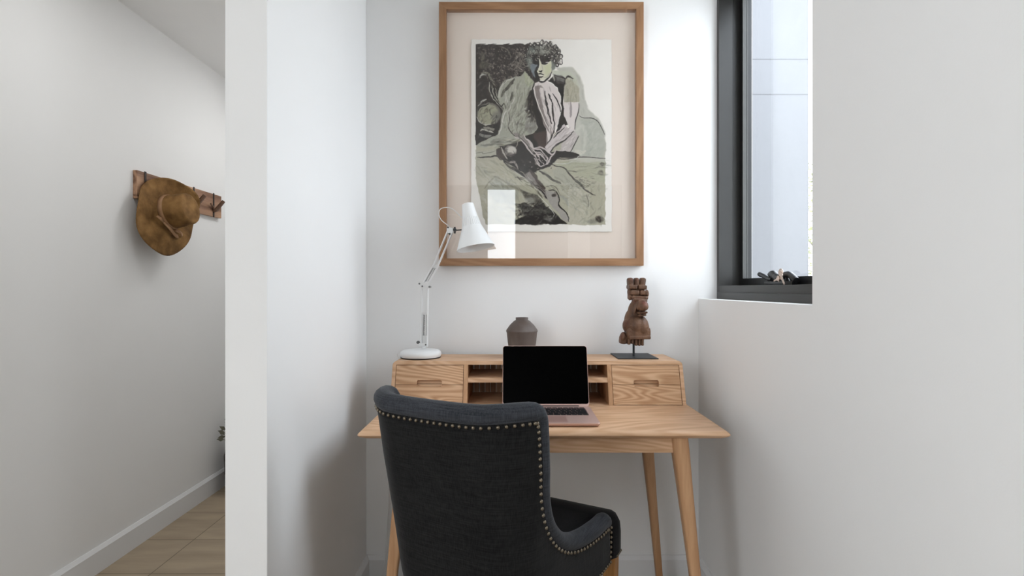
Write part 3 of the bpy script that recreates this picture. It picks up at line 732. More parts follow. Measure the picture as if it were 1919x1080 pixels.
# legs crouched in front
poly([(1003, 152), (1012, 148), (1024, 147), (1036, 152), (1046, 164), (1052, 180), (1052, 200), (1049, 222), (1042, 240), (1034, 258), (1028, 270), (1026, 244), (1018, 220), (1009, 196), (1004, 176), (1001, 162)], PK, 1, 1.1)
poly([(1003, 158), (1010, 156), (1014, 172), (1020, 200), (1030, 232), (1031, 246), (1024, 236), (1012, 206), (1005, 180)], (120, 108, 104), .85, 2)
stroke([(1003, 157), (1005, 175), (1012, 198), (1022, 222), (1031, 240)], 1.5, W_); stroke([(1010, 156), (1013, 168), (1020, 192), (1030, 222), (1034, 240)], 1.4, (200, 190, 186))
stroke([(1007, 166), (1012, 158), (1018, 160)], 5, (130, 118, 112), .8)
stroke([(1023, 166), (1024, 182), (1030, 208), (1034, 228)], 3.2, K); stroke([(1029, 172), (1035, 184), (1037, 205), (1040, 226), (1039, 244)], 3, K)
stroke([(1037, 172), (1045, 182), (1050, 194), (1052, 206)], 2.2, K); stroke([(1033, 236), (1034, 250), (1031, 262)], 2, (120, 108, 102))
# dark gap, arm at right
poly([(1040, 136), (1056, 140), (1063, 144), (1058, 160), (1057, 190), (1060, 214), (1066, 228), (1056, 236), (1042, 246), (1050, 222), (1054, 200), (1053, 178), (1046, 160), (1036, 150), (1028, 147)], K, 1, 1.2)
poly([(1038, 134), (1050, 136), (1060, 142), (1058, 150), (1044, 148)], (120, 118, 114), .9, 3)
poly([(1062, 140), (1074, 136), (1082, 148), (1087, 168), (1087, 188), (1059, 188), (1057, 168)], (174, 168, 148), 1, 1.5)
poly([(1058, 187.5), (1086.5, 187.5), (1086, 204), (1081, 226), (1079, 240), (1070, 240), (1066, 228), (1059, 212), (1057.5, 198)], PK, 1, 1.0)
poly([(1035, 126), (1050, 128), (1070, 130), (1082, 142), (1088, 160), (1080, 152), (1064, 140), (1048, 136), (1038, 134)], (196, 198, 180), .9, 2.5)
stroke([(1052, 138), (1060, 142), (1066, 138), (1076, 142)], 3, K, .9); stroke([(1040, 136), (1050, 140), (1060, 143)], 2, K)
stroke([(1058, 172), (1060, 160), (1064, 152)], 2.5, (190, 186, 170)); stroke([(1072, 188), (1072, 202), (1071, 216)], 4.5, (150, 140, 138), .8)
stroke([(1074, 124), (1082, 134), (1092, 156), (1098, 180)], 4, (168, 166, 150), .6, 3)
stroke([(1087, 190), (1085, 206), (1080, 224), (1079, 238)], 1.6, K)
# forearms
poly([(1060, 228), (1070, 238), (1078, 239), (1074, 246), (1058, 258), (1040, 270), (1030, 281), (1023, 272), (1034, 256), (1046, 242), (1056, 231)], (206, 196, 193), 1, 1.0)
stroke([(1060, 234), (1048, 244), (1038, 254)], 2.4, K); stroke([(1040, 238), (1034, 252), (1028, 264)], 2.2, K)
poly([(1079, 242), (1084, 250), (1076, 266), (1069, 280), (1050, 281), (1054, 266), (1066, 252)], (190, 180, 176), 1, 1.2)
stroke([(1077, 242), (1060, 258), (1042, 270), (1030, 282)], 2.6, K); stroke([(1086, 250), (1078, 266), (1070, 282)], 1.8, K)
poly([(1034, 281), (1046, 278), (1070, 281), (1084, 283), (1090, 288), (1064, 292), (1040, 291)], K, 1, 1.2)
stroke([(1082, 240), (1092, 232), (1098, 250), (1096, 276)], 7, (204, 202, 190), .7, 4); poly([(1080, 276), (1100, 279), (1096, 286), (1076, 283)], (208, 204, 190), .8)
# hands
HL = (205, 194, 190)
poly([(960, 244), (972, 246), (985, 252), (996, 264), (1004, 276), (1000, 282), (984, 264), (968, 252)], (140, 132, 126), 1, 1.2)
for s_ in ([(966, 252), (982, 262), (994, 278), (1004, 290), (1012, 303)], [(980, 244), (990, 258), (999, 272), (1012, 276), (1022, 284)], [(1000, 274), (1012, 272), (1024, 276), (1034, 284), (1040, 282)],
           [(1000, 276), (1008, 284), (1018, 288), (1026, 298)], [(1000, 288), (1008, 286), (1014, 296), (1020, 304)], [(1006, 280), (1018, 284), (1028, 292), (1024, 304)],
           [(1002, 292), (1008, 302), (1016, 308)], [(1042, 278), (1034, 290), (1028, 302), (1016, 308)], [(990, 256), (998, 268), (1003, 274)]):
    stroke(s_, 3.0, HL, .95, .8)
for s_ in ([(1006, 278), (1016, 282), (1026, 290)], [(1010, 290), (1016, 298), (1020, 306)], [(1004, 284), (1010, 292)], [(972, 250), (988, 266), (998, 280)]): stroke(s_, 1.1, K, .9)
for q in range(26):
    a, b = rng.uniform(985, 1035), rng.uniform(288, 312); stroke([(a, b), (a+rng.uniform(-2, 4), b+rng.uniform(-2, 3))], 1.4, HL if q % 2 else K, .8)
stroke([(970, 256), (971, 266), (967, 272)], 1.2, (190, 184, 170)); stroke([(1026, 248), (1026, 266)], 1, (190, 180, 176))
# round object and dark wedge
poly([(931, 276), (944, 272), (952, 290), (940, 296), (930, 288)], (66, 56, 50)); stroke([(941, 272), (946, 284), (952, 294)], 2.4, (176, 168, 158))
disc(958, 278, 11.5, 11, (120, 112, 106)); disc(960, 276, 8.5, 7.5, (206, 200, 190), .95, 3); stroke([(952, 286), (960, 287), (967, 284)], 1.6, K2)
poly([(893, 279), (930, 278), (931, 289), (893, 289)], (178, 176, 160), .7); stroke([(896, 291), (914, 289.5), (932, 289), (938, 294)], 2.6, K)
stroke([(893, 283), (905, 281), (908, 284), (930, 279)], 1.1, (110, 108, 98))
# ground line right
stroke([(1036, 291), (1060, 294), (1090, 290), (1136, 293)], 1.8, K2); stroke([(1038, 301), (1060, 303), (1072, 300), (1092, 284)], 1.4, (206, 206, 194))
stroke([(1087, 213), (1096, 217), (1110, 217), (1122, 224), (1130, 238), (1134, 248)], 1.6, (74, 70, 66))
# lower drapery
poly([(895, 312), (940, 300), (960, 312), (985, 330), (1010, 352), (1024, 372), (1010, 366), (985, 350), (955, 336), (925, 330)], (176, 172, 150), .7, 4)
stroke([(944, 294), (956, 308), (972, 318), (984, 327)], 6, K, 1, 1.4); stroke([(984, 326), (996, 340), (1012, 352), (1026, 367)], 3, K)
poly([(982, 322), (994, 316), (1008, 334), (1020, 350), (1030, 356), (1044, 356), (1050, 366), (1050, 380), (1040, 376), (1024, 368), (1004, 346), (988, 334)], (134, 126, 120), 1, 1.4, noisy=.15)
stroke([(994, 314), (1004, 326), (1012, 338), (1022, 350)], 8, (76, 66, 60), .95); stroke([(956, 300), (966, 300), (972, 312)], 4, (176, 166, 158), .8)
stroke([(950, 308), (976, 324), (1000, 344), (1020, 362)], 2.0, (184, 180, 166), .9)
poly([(1006, 316), (1020, 314), (1034, 322), (1050, 338), (1066, 346), (1060, 352), (1040, 346), (1022, 346), (1010, 332)], (178, 176, 156), .8, 2)
stroke([(1013, 317), (1026, 324), (1036, 332), (1052, 340)], 5, (70, 66, 60)); stroke([(1040, 306), (1056, 310), (1066, 318), (1074, 328), (1088, 340), (1102, 354), (1116, 362)], 3.6, (74, 70, 64))
stroke([(1064, 316), (1074, 316), (1082, 318)], 1.8, (96, 92, 82)); stroke([(1022, 306), (1034, 304), (1042, 306)], 1.6, K2)
poly([(1036, 314), (1050, 310), (1062, 318), (1076, 334), (1090, 348), (1072, 348), (1052, 336), (1038, 324)], (168, 166, 150), .8, 3)
for q in range(46):
    a, b = rng.uniform(1078, 1112), rng.uniform(326, 348); stroke([(a, b), (a+rng.uniform(3, 9), b+rng.uniform(-3, 4))], 1.0, (92, 90, 82), .6)
for q in range(30):
    a, b = rng.uniform(1056, 1082), rng.uniform(330, 352); stroke([(a, b), (a+rng.uniform(-8, 8), b+rng.uniform(3, 6))], 1.0, (196, 192, 178) if q % 2 else (120, 116, 106), .5)
stroke([(910, 348), (920, 336), (930, 328), (944, 334), (960, 344), (975, 352)], 2.6, (112, 108, 92), .7, 2)
poly([(912, 350), (930, 330), (950, 340), (975, 354), (966, 380), (930, 375)], (150, 150, 136), .7, 5)
poly([(976, 350), (992, 356), (1008, 362), (1018, 372), (1010, 384), (996, 378), (984, 364)], (72, 68, 60), .9, 3, noisy=.7)
poly([(966, 378), (984, 376), (1000, 384), (1014, 372), (1030, 386), (1046, 400), (1063, 416.5), (966, 416.5), (966, 408), (990, 404)], (60, 57, 52), 1, 1.6, noisy=.35)
poly([(984, 400), (1040, 396), (1063, 416), (967, 416), (967, 410)], K, .9, 1.5); disc(994, 372, 9, 7, (160, 158, 148), .7, 4, .6); disc(1029, 405, 9, 5, (134, 130, 124), .7, 4, .6)
stroke([(1010, 362), (1026, 378), (1034, 388), (1040, 398)], 1.5, (204, 202, 192)); stroke([(1040, 398), (1038, 403), (1036, 405)], 1.2, (190, 188, 180)); stroke([(1010, 349), (1018, 357), (1026, 367)], 2.2, K)
poly([(1022, 354), (1036, 354), (1046, 362), (1050, 380), (1060, 392), (1066, 404), (1066, 414), (1058, 410), (1044, 392), (1030, 374)], (164, 158, 150), 1, 1.4)
stroke([(1030, 353), (1040, 353), (1048, 360), (1050, 370), (1049, 380), (1057, 388), (1064, 398), (1067, 412)], 2.4, K); disc(1040, 362, 4, 3, K2, .8, 2)
stroke([(1024, 346), (1036, 344), (1044, 348), (1052, 362)], 1.4, (110, 104, 94)); stroke([(1052, 362), (1062, 370), (1066, 380)], 6, (150, 152, 144), .6, 3)
stroke([(1100, 360), (1104, 372), (1104, 384)], 1.4, (90, 88, 78)); disc(1125, 406, 8, 6, K2, .85, 3, .8); disc(1110, 410, 8, 4, (120, 118, 106), .7, 3, .8); disc(1127, 320, 5, 5, (84, 80, 72), .8, 3, .8); disc(1129, 304, 5, 3, (84, 80, 72), .9, 2, .6)
# charcoal hatching that models the forms
def inpoly(x, y, P):
    c = False; n = len(P)
    for i in range(n):
        x0, y0_ = P[i]; x1, y1_ = P[(i+1) % n]
        if (y0_ > y) != (y1_ > y) and x < (x1-x0)*(y-y0_)/(y1_-y0_)+x0: c = not c
    return c
def hatch(P, ang, n, cols, L0=10, wd=1.6, a=.5, spread=.35):
    xs = [p_[0] for p_ in P]; ys = [p_[1] for p_ in P]; k = 0
    while k < n:
        x, y = rng.uniform(min(xs), max(xs)), rng.uniform(min(ys), max(ys))
        if not inpoly(x, y, P): k += .2; continue
        t = math.radians(ang)+rng.normal()*spread; l = L0*rng.uniform(.5, 1.2); c = cols[rng.randint(len(cols))]
        b = rng.uniform(-.25, .25)*l
        dx, dy = math.cos(t)*l/2, -math.sin(t)*l/2
        stroke([(x-dx, y-dy), (x-dy*b/l, y+dx*b/l), (x+dx, y+dy)], wd*rng.uniform(.5, 1.4), c, a*rng.uniform(.4, 1), 1.2, dry=.5); k += 1
D1, D2, Lt, Lt2 = (84, 80, 70), (112, 110, 98), (196, 194, 180), (214, 210, 200)
hatch([(940, 160), (965, 145), (996, 145), (996, 165), (986, 200), (984, 230), (960, 240), (945, 235), (948, 200)], 75, 150, [D2, Lt, Lt, D2, (160, 158, 140)], 16, 2.2, .55, .25)
hatch([(962, 205), (984, 200), (1006, 225), (1004, 244), (975, 254), (958, 240)], 60, 90, [D1, D2, Lt, D2], 11, 2.2, .5, .4)
hatch([(896, 270), (935, 252), (975, 256), (970, 268), (930, 272)], 14, 60, [D1, D2, Lt], 16, 2, .5, .2)
hatch([(984, 205), (990, 180), (996, 165), (1001, 190), (1008, 215), (1002, 222)], 70, 60, [K, K2, D1], 12, 3, .8, .3)
hatch([(1005, 155), (1036, 154), (1050, 180), (1048, 220), (1034, 250), (1026, 230), (1012, 195)], -72, 70, [(150, 138, 132), W_, (226, 216, 212), (120, 108, 102)], 16, 1.5, .5, .12)
hatch([(1060, 142), (1080, 142), (1086, 185), (1058, 186)], 80, 50, [(140, 134, 116), (190, 184, 164), (120, 114, 98)], 14, 2.2, .5, .2)
hatch([(1026, 278), (1060, 234), (1078, 242), (1050, 268)], 42, 50, [(160, 148, 144), W_, (130, 118, 112)], 13, 1.5, .55, .12)
hatch([(1050, 280), (1078, 246), (1084, 252), (1070, 280)], 50, 30, [(140, 130, 126), W_], 10, 1.5, .5, .15)
hatch([(1036, 134), (1062, 142), (1056, 160), (1044, 150)], -20, 30, [K, K2, (130, 128, 122)], 9, 1.8, .6)
hatch([(1090, 220), (1126, 228), (1134, 290), (1090, 288)], 70, 60, [(150, 152, 142), (196, 196, 186), (206, 204, 196)], 14, 3, .3, .5)
hatch([(1088, 150), (1104, 205), (1090, 214), (1086, 180)], -70, 30, [(170, 168, 156), (206, 202, 192)], 12, 3, .35, .2)
hatch([(897, 296), (940, 296), (975, 325), (1000, 352), (960, 350), (900, 345)], -32, 110, [D2, Lt, (150, 146, 124), (184, 178, 154)], 24, 3, .35, .2)
hatch([(905, 350), (960, 340), (1000, 385), (960, 412), (912, 414)], -45, 80, [D2, Lt, (140, 138, 124)], 18, 3, .4, .5)
hatch([(950, 296), (985, 318), (1020, 352), (1012, 362), (975, 335)], -42, 60, [K, K2, D1, Lt], 13, 2, .6, .2)
hatch([(1012, 318), (1060, 330), (1110, 362), (1100, 400), (1060, 380), (1030, 345)], -35, 110, [D2, Lt, Lt, (140, 136, 120)], 18, 2.4, .4, .3)
hatch([(1060, 298), (1134, 298), (1134, 326), (1080, 326)], 2, 50, [(150, 148, 126), (186, 182, 160), D2], 26, 2, .35, .06)
hatch([(1070, 340), (1134, 330), (1134, 412), (1070, 412)], 85, 90, [(150, 150, 132), (184, 182, 166), D2], 16, 2.6, .35, .5)
hatch([(968, 378), (1014, 374), (1060, 414), (968, 414)], 20, 120, [K, K, K2, (120, 118, 110)], 11, 2.6, .6, .8)
hatch([(940, 275), (1000, 282), (1020, 312), (985, 320)], -35, 60, [K, (24, 20, 18), D1], 11, 2.2, .6, .5)
hatch([(895, 82), (990, 82), (985, 130), (930, 160), (897, 200)], 40, 260, [K, K, (30, 26, 22), (92, 84, 74), (118, 110, 98)], 7, 1.6, .55, 1.2)
hatch([(896, 150), (925, 160), (935, 230), (896, 260)], 60, 70, [K, (30, 26, 22), (96, 92, 82)], 12, 2.2, .5, .6)
# head: hair mass, face
disc(1003, 104, 15, 26, (112, 116, 108), .95, 4, .35); disc(1028, 100, 23, 20, (78, 72, 66), .95, 3, .2)
hatch([(988, 84), (1006, 78), (1004, 120), (994, 130), (986, 110)], 60, 90, [(150, 154, 144), (190, 192, 180), K2, (96, 104, 100)], 7, 1.6, .7, 1.0)
disc(1020, 90, 13, 8, (136, 136, 126), .9, 4, .2)
poly([(996, 116), (1008, 114), (1010, 142), (1003, 141), (997, 130)], (122, 130, 134), 1, 1.5)
hatch([(996, 116), (1008, 114), (1010, 142), (1003, 141)], 65, 16, [(150, 158, 160), (90, 96, 98)], 8, 1.4, .6, .2)
poly([(1010, 106), (1032, 106), (1037, 116), (1036, 128), (1029, 140), (1021, 146), (1012, 145), (1007, 138), (1009, 120)], (216, 212, 188), 1, 1.0)
poly([(1020, 120), (1035, 116), (1035, 130), (1026, 138)], (206, 206, 168), .8, 4)
poly([(999, 98), (1012, 98), (1011.5, 112), (1012, 122), (1008, 130), (1010, 136), (1012, 146), (1004, 143), (1003, 130), (1008, 118), (1000, 116)], K, 1, 1.1)
poly([(1013, 100), (1032, 100), (1036, 108), (1031, 112), (1026, 116), (1017, 116.5), (1014, 110)], K2, 1, 1.4)
stroke([(1016, 115.5), (1022, 116.5), (1027, 115)], 2.2, K); stroke([(1024, 113.5), (1028, 113), (1031, 114)], 1.5, W_, .95)
stroke([(1013, 108), (1013, 118), (1012, 126)], 2.2, (232, 228, 212)); stroke([(1012, 129), (1015, 129.5), (1017, 127.5)], 2.6, K); stroke([(1017, 118), (1018, 124), (1019, 128)], 1.4, (170, 166, 142), .6)
stroke([(1009, 134.5), (1014, 133.5), (1021, 135)], 2.2, K); disc(1015, 137, 3.6, 1.5, (236, 230, 218), .95, 1); stroke([(1009, 140), (1015, 140), (1019, 138.5)], 2.6, K2)
disc(1020, 143, 4, 2, (226, 220, 206), .8, 1.5); stroke([(1005, 143), (1010, 147), (1020, 148.5), (1029, 142), (1036, 131)], 3.0, K)
stroke([(1031, 140), (1036, 128), (1037, 120)], 1.6, (120, 118, 104), .7); stroke([(1020, 142), (1026, 140), (1031, 134)], 2.4, (176, 172, 150), .6)
poly([(1034, 110), (1044, 112), (1043, 124), (1036, 128)], (118, 122, 114), .95, 2); stroke([(1038, 126), (1038, 136), (1040, 146)], 2.6, (214, 212, 198), .8, 2)
for q in range(90):
    cx, cy = rng.uniform(992, 1052), rng.uniform(76, 108)
    if ((cx-1022)/31)**2+((cy-96)/22)**2 > 1 or (1010 < cx < 1033 and cy > 104): continue
    r_ = rng.uniform(1.6, 3.4); st = rng.uniform(0, 6.3); sp = rng.uniform(2.5, 5)
    stroke([(cx+r_*math.cos(st+t*sp), cy+r_*math.sin(st+t*sp)) for t in (0, .25, .5, .75, 1)], 1.3, [K, K2, (178, 174, 162), (140, 136, 124)][q % 4], .85, .8)
for cx, cy, r_ in ((1017, 75, 4.5), (1010, 79, 3.5), (1003, 80, 3.4), (996, 80, 3), (1027, 77, 3), (1034, 78, 3), (1041, 84, 4.4), (1045, 88, 4), (1048, 95, 4.4), (1052, 103, 4.2), (1051, 111, 4), (1046, 116, 4), (1040, 109, 4.2), (1037, 101, 4), (1030, 104, 3.6), (1023, 100, 3.4), (1017, 104, 3), (1043, 99, 3.4), (1036, 92, 4), (990, 88, 3), (988, 100, 3)):
    disc(cx+rng.uniform(-1, 1), cy+rng.uniform(-1, 1), r_*rng.uniform(.25, .55), r_*rng.uniform(.25, .5), (232, 228, 218), .85, 1.4)
    st = rng.uniform(0, 6.3)
    for rep in range(3):
        ex, ey = rng.uniform(-1.6, 1.6), rng.uniform(-1.6, 1.6); kx, ky = rng.uniform(.6, 1.0), rng.uniform(.7, 1.1); sp = rng.uniform(2.6, 4.6); st += 1.9
        stroke([(cx+ex+r_*kx*math.cos(st+t*sp)*(1-.25*t), cy+ey+r_*ky*math.sin(st+t*sp)) for t in (0, .25, .5, .75, 1)], rng.uniform(.9, 1.9), K if rep else K2, .85, .9)
# texture of the ink
ink = np.clip((218-col.mean(-1))/90, 0, 1)
col += ((N3-.5)*16+(N1-.5)*12)[..., None]*ink[..., None]
edge = vnoise(9)*2.2
inside = (U > U0+edge) & (U < U1-edge) & (V > V0+edge) & (V < V1-edge)
col = np.clip(col, 0, 255)/255
lin = np.where(col <= .04045, col/12.92, ((col+.055)/1.055)**2.4)
# sheet mesh, local to the picture; pixel scale 477.6 px per metre on the front plane of the frame
k_ = 1/472.0
gu = (U[:, :]-1015.2)*k_; gv = -(V[:, :]-249.6)*k_
sag = .0012*np.sin((U-U0)/40)*np.clip((V-V0)/360, 0, 1)
co_ = np.stack([gu, -.0135-sag-.0008, gv], -1).reshape(-1, 3)
idx = np.arange(nh*nw).reshape(nh, nw)
q = np.stack([idx[:-1, :-1], idx[1:, :-1], idx[1:, 1:], idx[:-1, 1:]], -1)[inside[:-1, :-1]].reshape(-1, 4)
me = bpy.data.meshes.new('print_sheet'); me.vertices.add(len(co_)); me.vertices.foreach_set('co', co_.ravel().astype(np.float32))
me.loops.add(q.size); me.loops.foreach_set('vertex_index', q.ravel().astype(np.int32))
me.polygons.add(len(q)); me.polygons.foreach_set('loop_start', (np.arange(len(q))*4).astype(np.int32))
me.update(calc_edges=True)
at = me.color_attributes.new('ink', 'FLOAT_COLOR', 'POINT')
at.data.foreach_set('color', np.concatenate([lin, np.ones((nh, nw, 1))], -1).reshape(-1).astype(np.float32))
mp_ = bpy.data.materials.new('print_ink_on_paper'); mp_.use_nodes = True
an = mp_.node_tree.nodes.new('ShaderNodeVertexColor'); an.layer_name = 'ink'
pp = mp_.node_tree.nodes['Principled BSDF']; pp.inputs['Roughness'].default_value = .9; pp.inputs['Specular IOR Level'].default_value = .1
mp_.node_tree.links.new(an.outputs[0], pp.inputs['Base Color'])
me.materials.append(mp_)
po = bpy.data.objects.new('print_sheet', me); C.objects.link(po); po.parent = pic
sd_ = po.modifiers.new('paper', 'SOLIDIFY'); sd_.thickness = .0006; sd_.offset = 0

# ------------------------------------------------------------------ chair
ca = math.radians(28)
chair = thing('upholstered_chair', 'charcoal linen upholstered chair with nailhead trim and low scooped arms at desk', 'chair', (-.138, 1.152, 0), -ca)
chair.scale = (.94, 1, 1)
def fabric(name, c1, c2):
    m = bpy.data.materials.new(name); m.use_nodes = True
    nt = m.node_tree; n = nt.nodes; L = nt.links; p = n['Principled BSDF']
    p.inputs['Roughness'].default_value = .95; p.inputs['Specular IOR Level'].default_value = .15
    p.inputs['Sheen Weight'].default_value = .12; p.inputs['Sheen Roughness'].default_value = .4
    tc = n.new('ShaderNodeTexCoord')
    def nz(sc, st):
        mp = n.new('ShaderNodeMapping'); mp.inputs['Scale'].default_value = st; L.new(tc.outputs['Object'], mp.inputs[0])
        z = n.new('ShaderNodeTexNoise'); z.inputs['Scale'].default_value = sc; z.inputs['Detail'].default_value = 2; L.new(mp.outputs[0], z.inputs[0]); return z.outputs['Fac']
    a = nz(420, (1, 1, .04)); b = nz(420, (.04, .04, 1)); c = nz(7, (1, 1, 1))
    ad = n.new('ShaderNodeMath'); ad.operation = 'ADD'; L.new(a, ad.inputs[0]); L.new(b, ad.inputs[1])
    ad2 = n.new('ShaderNodeMath'); ad2.operation = 'MULTIPLY_ADD'; L.new(c, ad2.inputs[0]); ad2.inputs[1].default_value = .5; L.new(ad.outputs[0], ad2.inputs[2])
    mr = n.new('ShaderNodeMapRange'); mr.inputs['From Min'].default_value = .95; mr.inputs['From Max'].default_value = 1.55; L.new(ad2.outputs[0], mr.inputs['Value'])
    mx = n.new('ShaderNodeMix'); mx.data_type = 'RGBA'; L.new(mr.outputs[0], mx.inputs[0]); mx.inputs[6].default_value = c1; mx.inputs[7].default_value = c2
    L.new(mx.outputs[2], p.inputs['Base Color'])
    bp = n.new('ShaderNodeBump'); bp.inputs['Strength'].default_value = .35; bp.inputs['Distance'].default_value = .0008
    L.new(ad.outputs[0], bp.inputs['Height']); L.new(bp.outputs[0], p.inputs['Normal'])
    return m
M_fab = fabric('charcoal_linen', srgb(13, 13, 14), srgb(33, 33, 33))
M_roll = fabric('worn_charcoal_linen', srgb(40, 42, 46), srgb(64, 66, 71))
M_seat = fabric('seat_linen', srgb(16, 16, 17), srgb(30, 30, 32))
M_nail = mat('aged_brass', srgb(128, 118, 102), .38, .8, var=.25, scale=300)
# plan of the outer face, half (right side): x, y
plan = spline([(0, -.006, 0), (.09, -.004, 0), (.155, .008, 0), (.205, .050, 0), (.222, .110, 0), (.232, .20, 0), (.243, .32, 0), (.250, .44, 0)], 12)
cum = [0]
for a, b in zip(plan, plan[1:]): cum.append(cum[-1]+(b-a).length)
UM = cum[-1]
def plan_at(s):
    s = min(max(s, 0), UM); i = 0
    while i < len(cum)-2 and cum[i+1] < s: i += 1
    t = (s-cum[i])/(cum[i+1]-cum[i]); return plan[i].lerp(plan[i+1], t)
ZB = .400
def surf(s, z):
    """outer face point; s signed arc position"""
    sg = -1 if s < 0 else 1; p_ = plan_at(abs(s)); h = max(0, (z-.42)/.51); h0 = 0
    wing = min(1, max(0, (abs(s)-.12)/.14)); 
    lean = .085*h**1.25*(1-.25*wing)
    flare = .020*h*min(1, abs(s)/.2)
    fr = min(1, max(0, (abs(s)-.25)/.3))
    tuck = -.012*max(0, (.5-z)/.12)*(1-fr)
    tap = 1-.10*min(1, max(0, (.78-z)/.34))*(1-fr)
    return Vector((sg*(p_.x*tap+flare), p_.y-lean+tuck*-1.0+.018*wing*h, z))
def surf_n(s, z):
    a = surf(s+.004, z)-surf(s-.004, z); b = surf(s, z+.004)-surf(s, z-.004); return a.cross(b).normalized()
# rim curve: (s, z) on right half from centre to arm tip
rim_h = spline([(0, .925, 0), (.10, .926, 0), (.19, .930, 0), (.240, .926, 0), (.262, .905, 0), (.268, .86, 0), (.270, .78, 0), (.276, .71, 0), (.298, .650, 0), (.340, .602, 0), (.395, .570, 0), (.46, .554, 0), (.53, .548, 0), (UM-.02, .545, 0), (UM, .535, 0)], 8)
# even spacing along the rim
def resample(pts, step):
    out = [pts[0]]; acc = 0; 
    for a, b in zip(pts, pts[1:]):
        L_ = (b-a).length
        while acc+L_ >= step:
            t = (step-acc)/L_; a = a.lerp(b, t); out.append(a); L_ = (b-a).length; acc = 0
        acc += L_
    if (out[-1]-pts[-1]).length > step*.3: out.append(pts[-1])
    return out
rh = resample(rim_h, .012)
rim = [Vector((-p_.x, p_.y, 0)) for p_ in rh[:0:-1]]+rh
NR = len(rim)
TH, RR = .040, .0225
# base s positions: monotone
def base_s(k): return (k/(NR-1)*2-1)*UM
bm = NB(); grid = []; bmr = NB(); rollgrid = []
NV = 22
for k in range(NR):
    s1, z1 = rim[k].x, rim[k].y; s0 = base_s(k)
    a = rim[max(k-1, 0)]; b = rim[min(k+1, NR-1)]; tg = (b-a); tg = Vector((tg.x, tg.y)).normalized()
    inn = Vector((tg.y, -tg.x))      # inward (down) direction in s-z plane
    se, ze = s1+inn.x*.030, z1+inn.y*.030; ze = max(ze, ZB+.02); se = max(-UM, min(UM, se))
    row = []
    for j in range(NV+1):
        t = j/NV; e = t**1.15
        s = s0*(1-e)+se*e; z = ZB*(1-t)+ze*t
        row.append(surf(s, z))
    # inner face, offset along the normal
    irow = []
    for j in range(NV+1):
        t = 1-j/NV; e = t**1.15
        s = s0*(1-e)+se*e; z = ZB*(1-t)+ze*t
        irow.append(surf(s, z)-surf_n(s, z)*TH)
    grid.append(row+irow)
    # padded roll: an oval lobe around the rim
    C0 = surf(max(-UM, min(UM, s1+inn.x*.020)), max(z1+inn.y*.020, ZB+.02)); nrm = surf_n(se, ze); c = C0-nrm*TH*.5
    up = (surf(max(-UM, min(UM, s1)), z1)-surf(se, ze)); up = (up-nrm*up.dot(nrm)).normalized()
    lobe = []
    for m_ in range(16):
        an_ = 2*PI*m_/16; lobe.append(c+nrm*math.cos(an_)*(TH*.5+.005)+up*math.sin(an_)*.0215)
    rollgrid.append(lobe)
R_ = [[bm.verts.new(p_) for p_ in row] for row in grid]; m_ = len(R_[0])
for a, b in zip(R_, R_[1:]):
    for k in range(m_): bm.faces.new((a[k], a[(k+1) % m_], b[(k+1) % m_], b[k]))
for row, flip in ((R_[0], False), (R_[-1], True)):
    for j in range(NV):
        f = (row[j], row[j+1], row[m_-2-j], row[m_-1-j]); bm.faces.new(f if flip else f[::-1])
link('backrest', bm, M_fab, chair, 'all')
ends = [sum(g_, Vector())/16 for g_ in (rollgrid[0], rollgrid[-1])]
r0 = [[ends[0]+(p_-ends[0])*f+Vector((0, .008*math.sqrt(1-f*f), 0)) for p_ in rollgrid[0]] for f in (.05, .5, .85)]
r1 = [[ends[1]+(p_-ends[1])*f+Vector((0, .008*math.sqrt(1-f*f), 0)) for p_ in rollgrid[-1]] for f in (.85, .5, .05)]
loft(bmr, r0+rollgrid+r1)
link('rolled_edge', bmr, M_roll, chair, 'all')['label'] = 'worn greyer padded roll along the chair edge'
# nailheads
nail_me = bpy.data.meshes.new('nail_head'); b2 = NB(); bmesh.ops.create_icosphere(b2, subdivisions=2, radius=.0044)
for f in b2.faces: f.smooth = True
b2.to_mesh(nail_me); b2.free(); nail_me.materials.append(M_nail)
hidden = NB()
def nail(p_, n_, vis):
    q_ = p_+n_*.0008
    if vis:
        o = bpy.data.objects.new('nail_head', nail_me); C.objects.link(o); o.parent = chair; o.location = q_
    else:
        bmesh.ops.create_icosphere(hidden, subdivisions=1, radius=.0044, matrix=Matrix.Translation(q_))
nr = resample(rim_h, .0152); cnt = 0
rows_ = [(-p_.x, p_.y, 1, k) for k, p_ in enumerate(nr)][::-1]+[(p_.x, p_.y, -1, k) for k, p_ in enumerate(nr)][1:]
for q_, (s, z, sd, k) in enumerate(rows_):
    a = rows_[max(q_-1, 0)]; b = rows_[min(q_+1, len(rows_)-1)]; tg = Vector((b[0]-a[0], b[1]-a[1])).normalized(); inn = Vector((tg.y, -tg.x))
    s2, z2 = s+inn.x*.0375, z+inn.y*.0375
    if abs(s2) > UM-.004: continue
    vis = sd < 0 or z > .88
    nail(surf(s2, z2), surf_n(s2, z2), vis); cnt += vis
# down the arm fronts and along the seat rail
for k in range(8):
    z = .505-k*.0140
    nail(surf(UM-.005, z), surf_n(UM-.005, z), k < 8); nail(surf(-UM+.005, z), surf_n(-UM+.005, z), False)
o = link('nail_row', hidden, M_nail, chair, 'all'); o['kind'] = 'stuff'
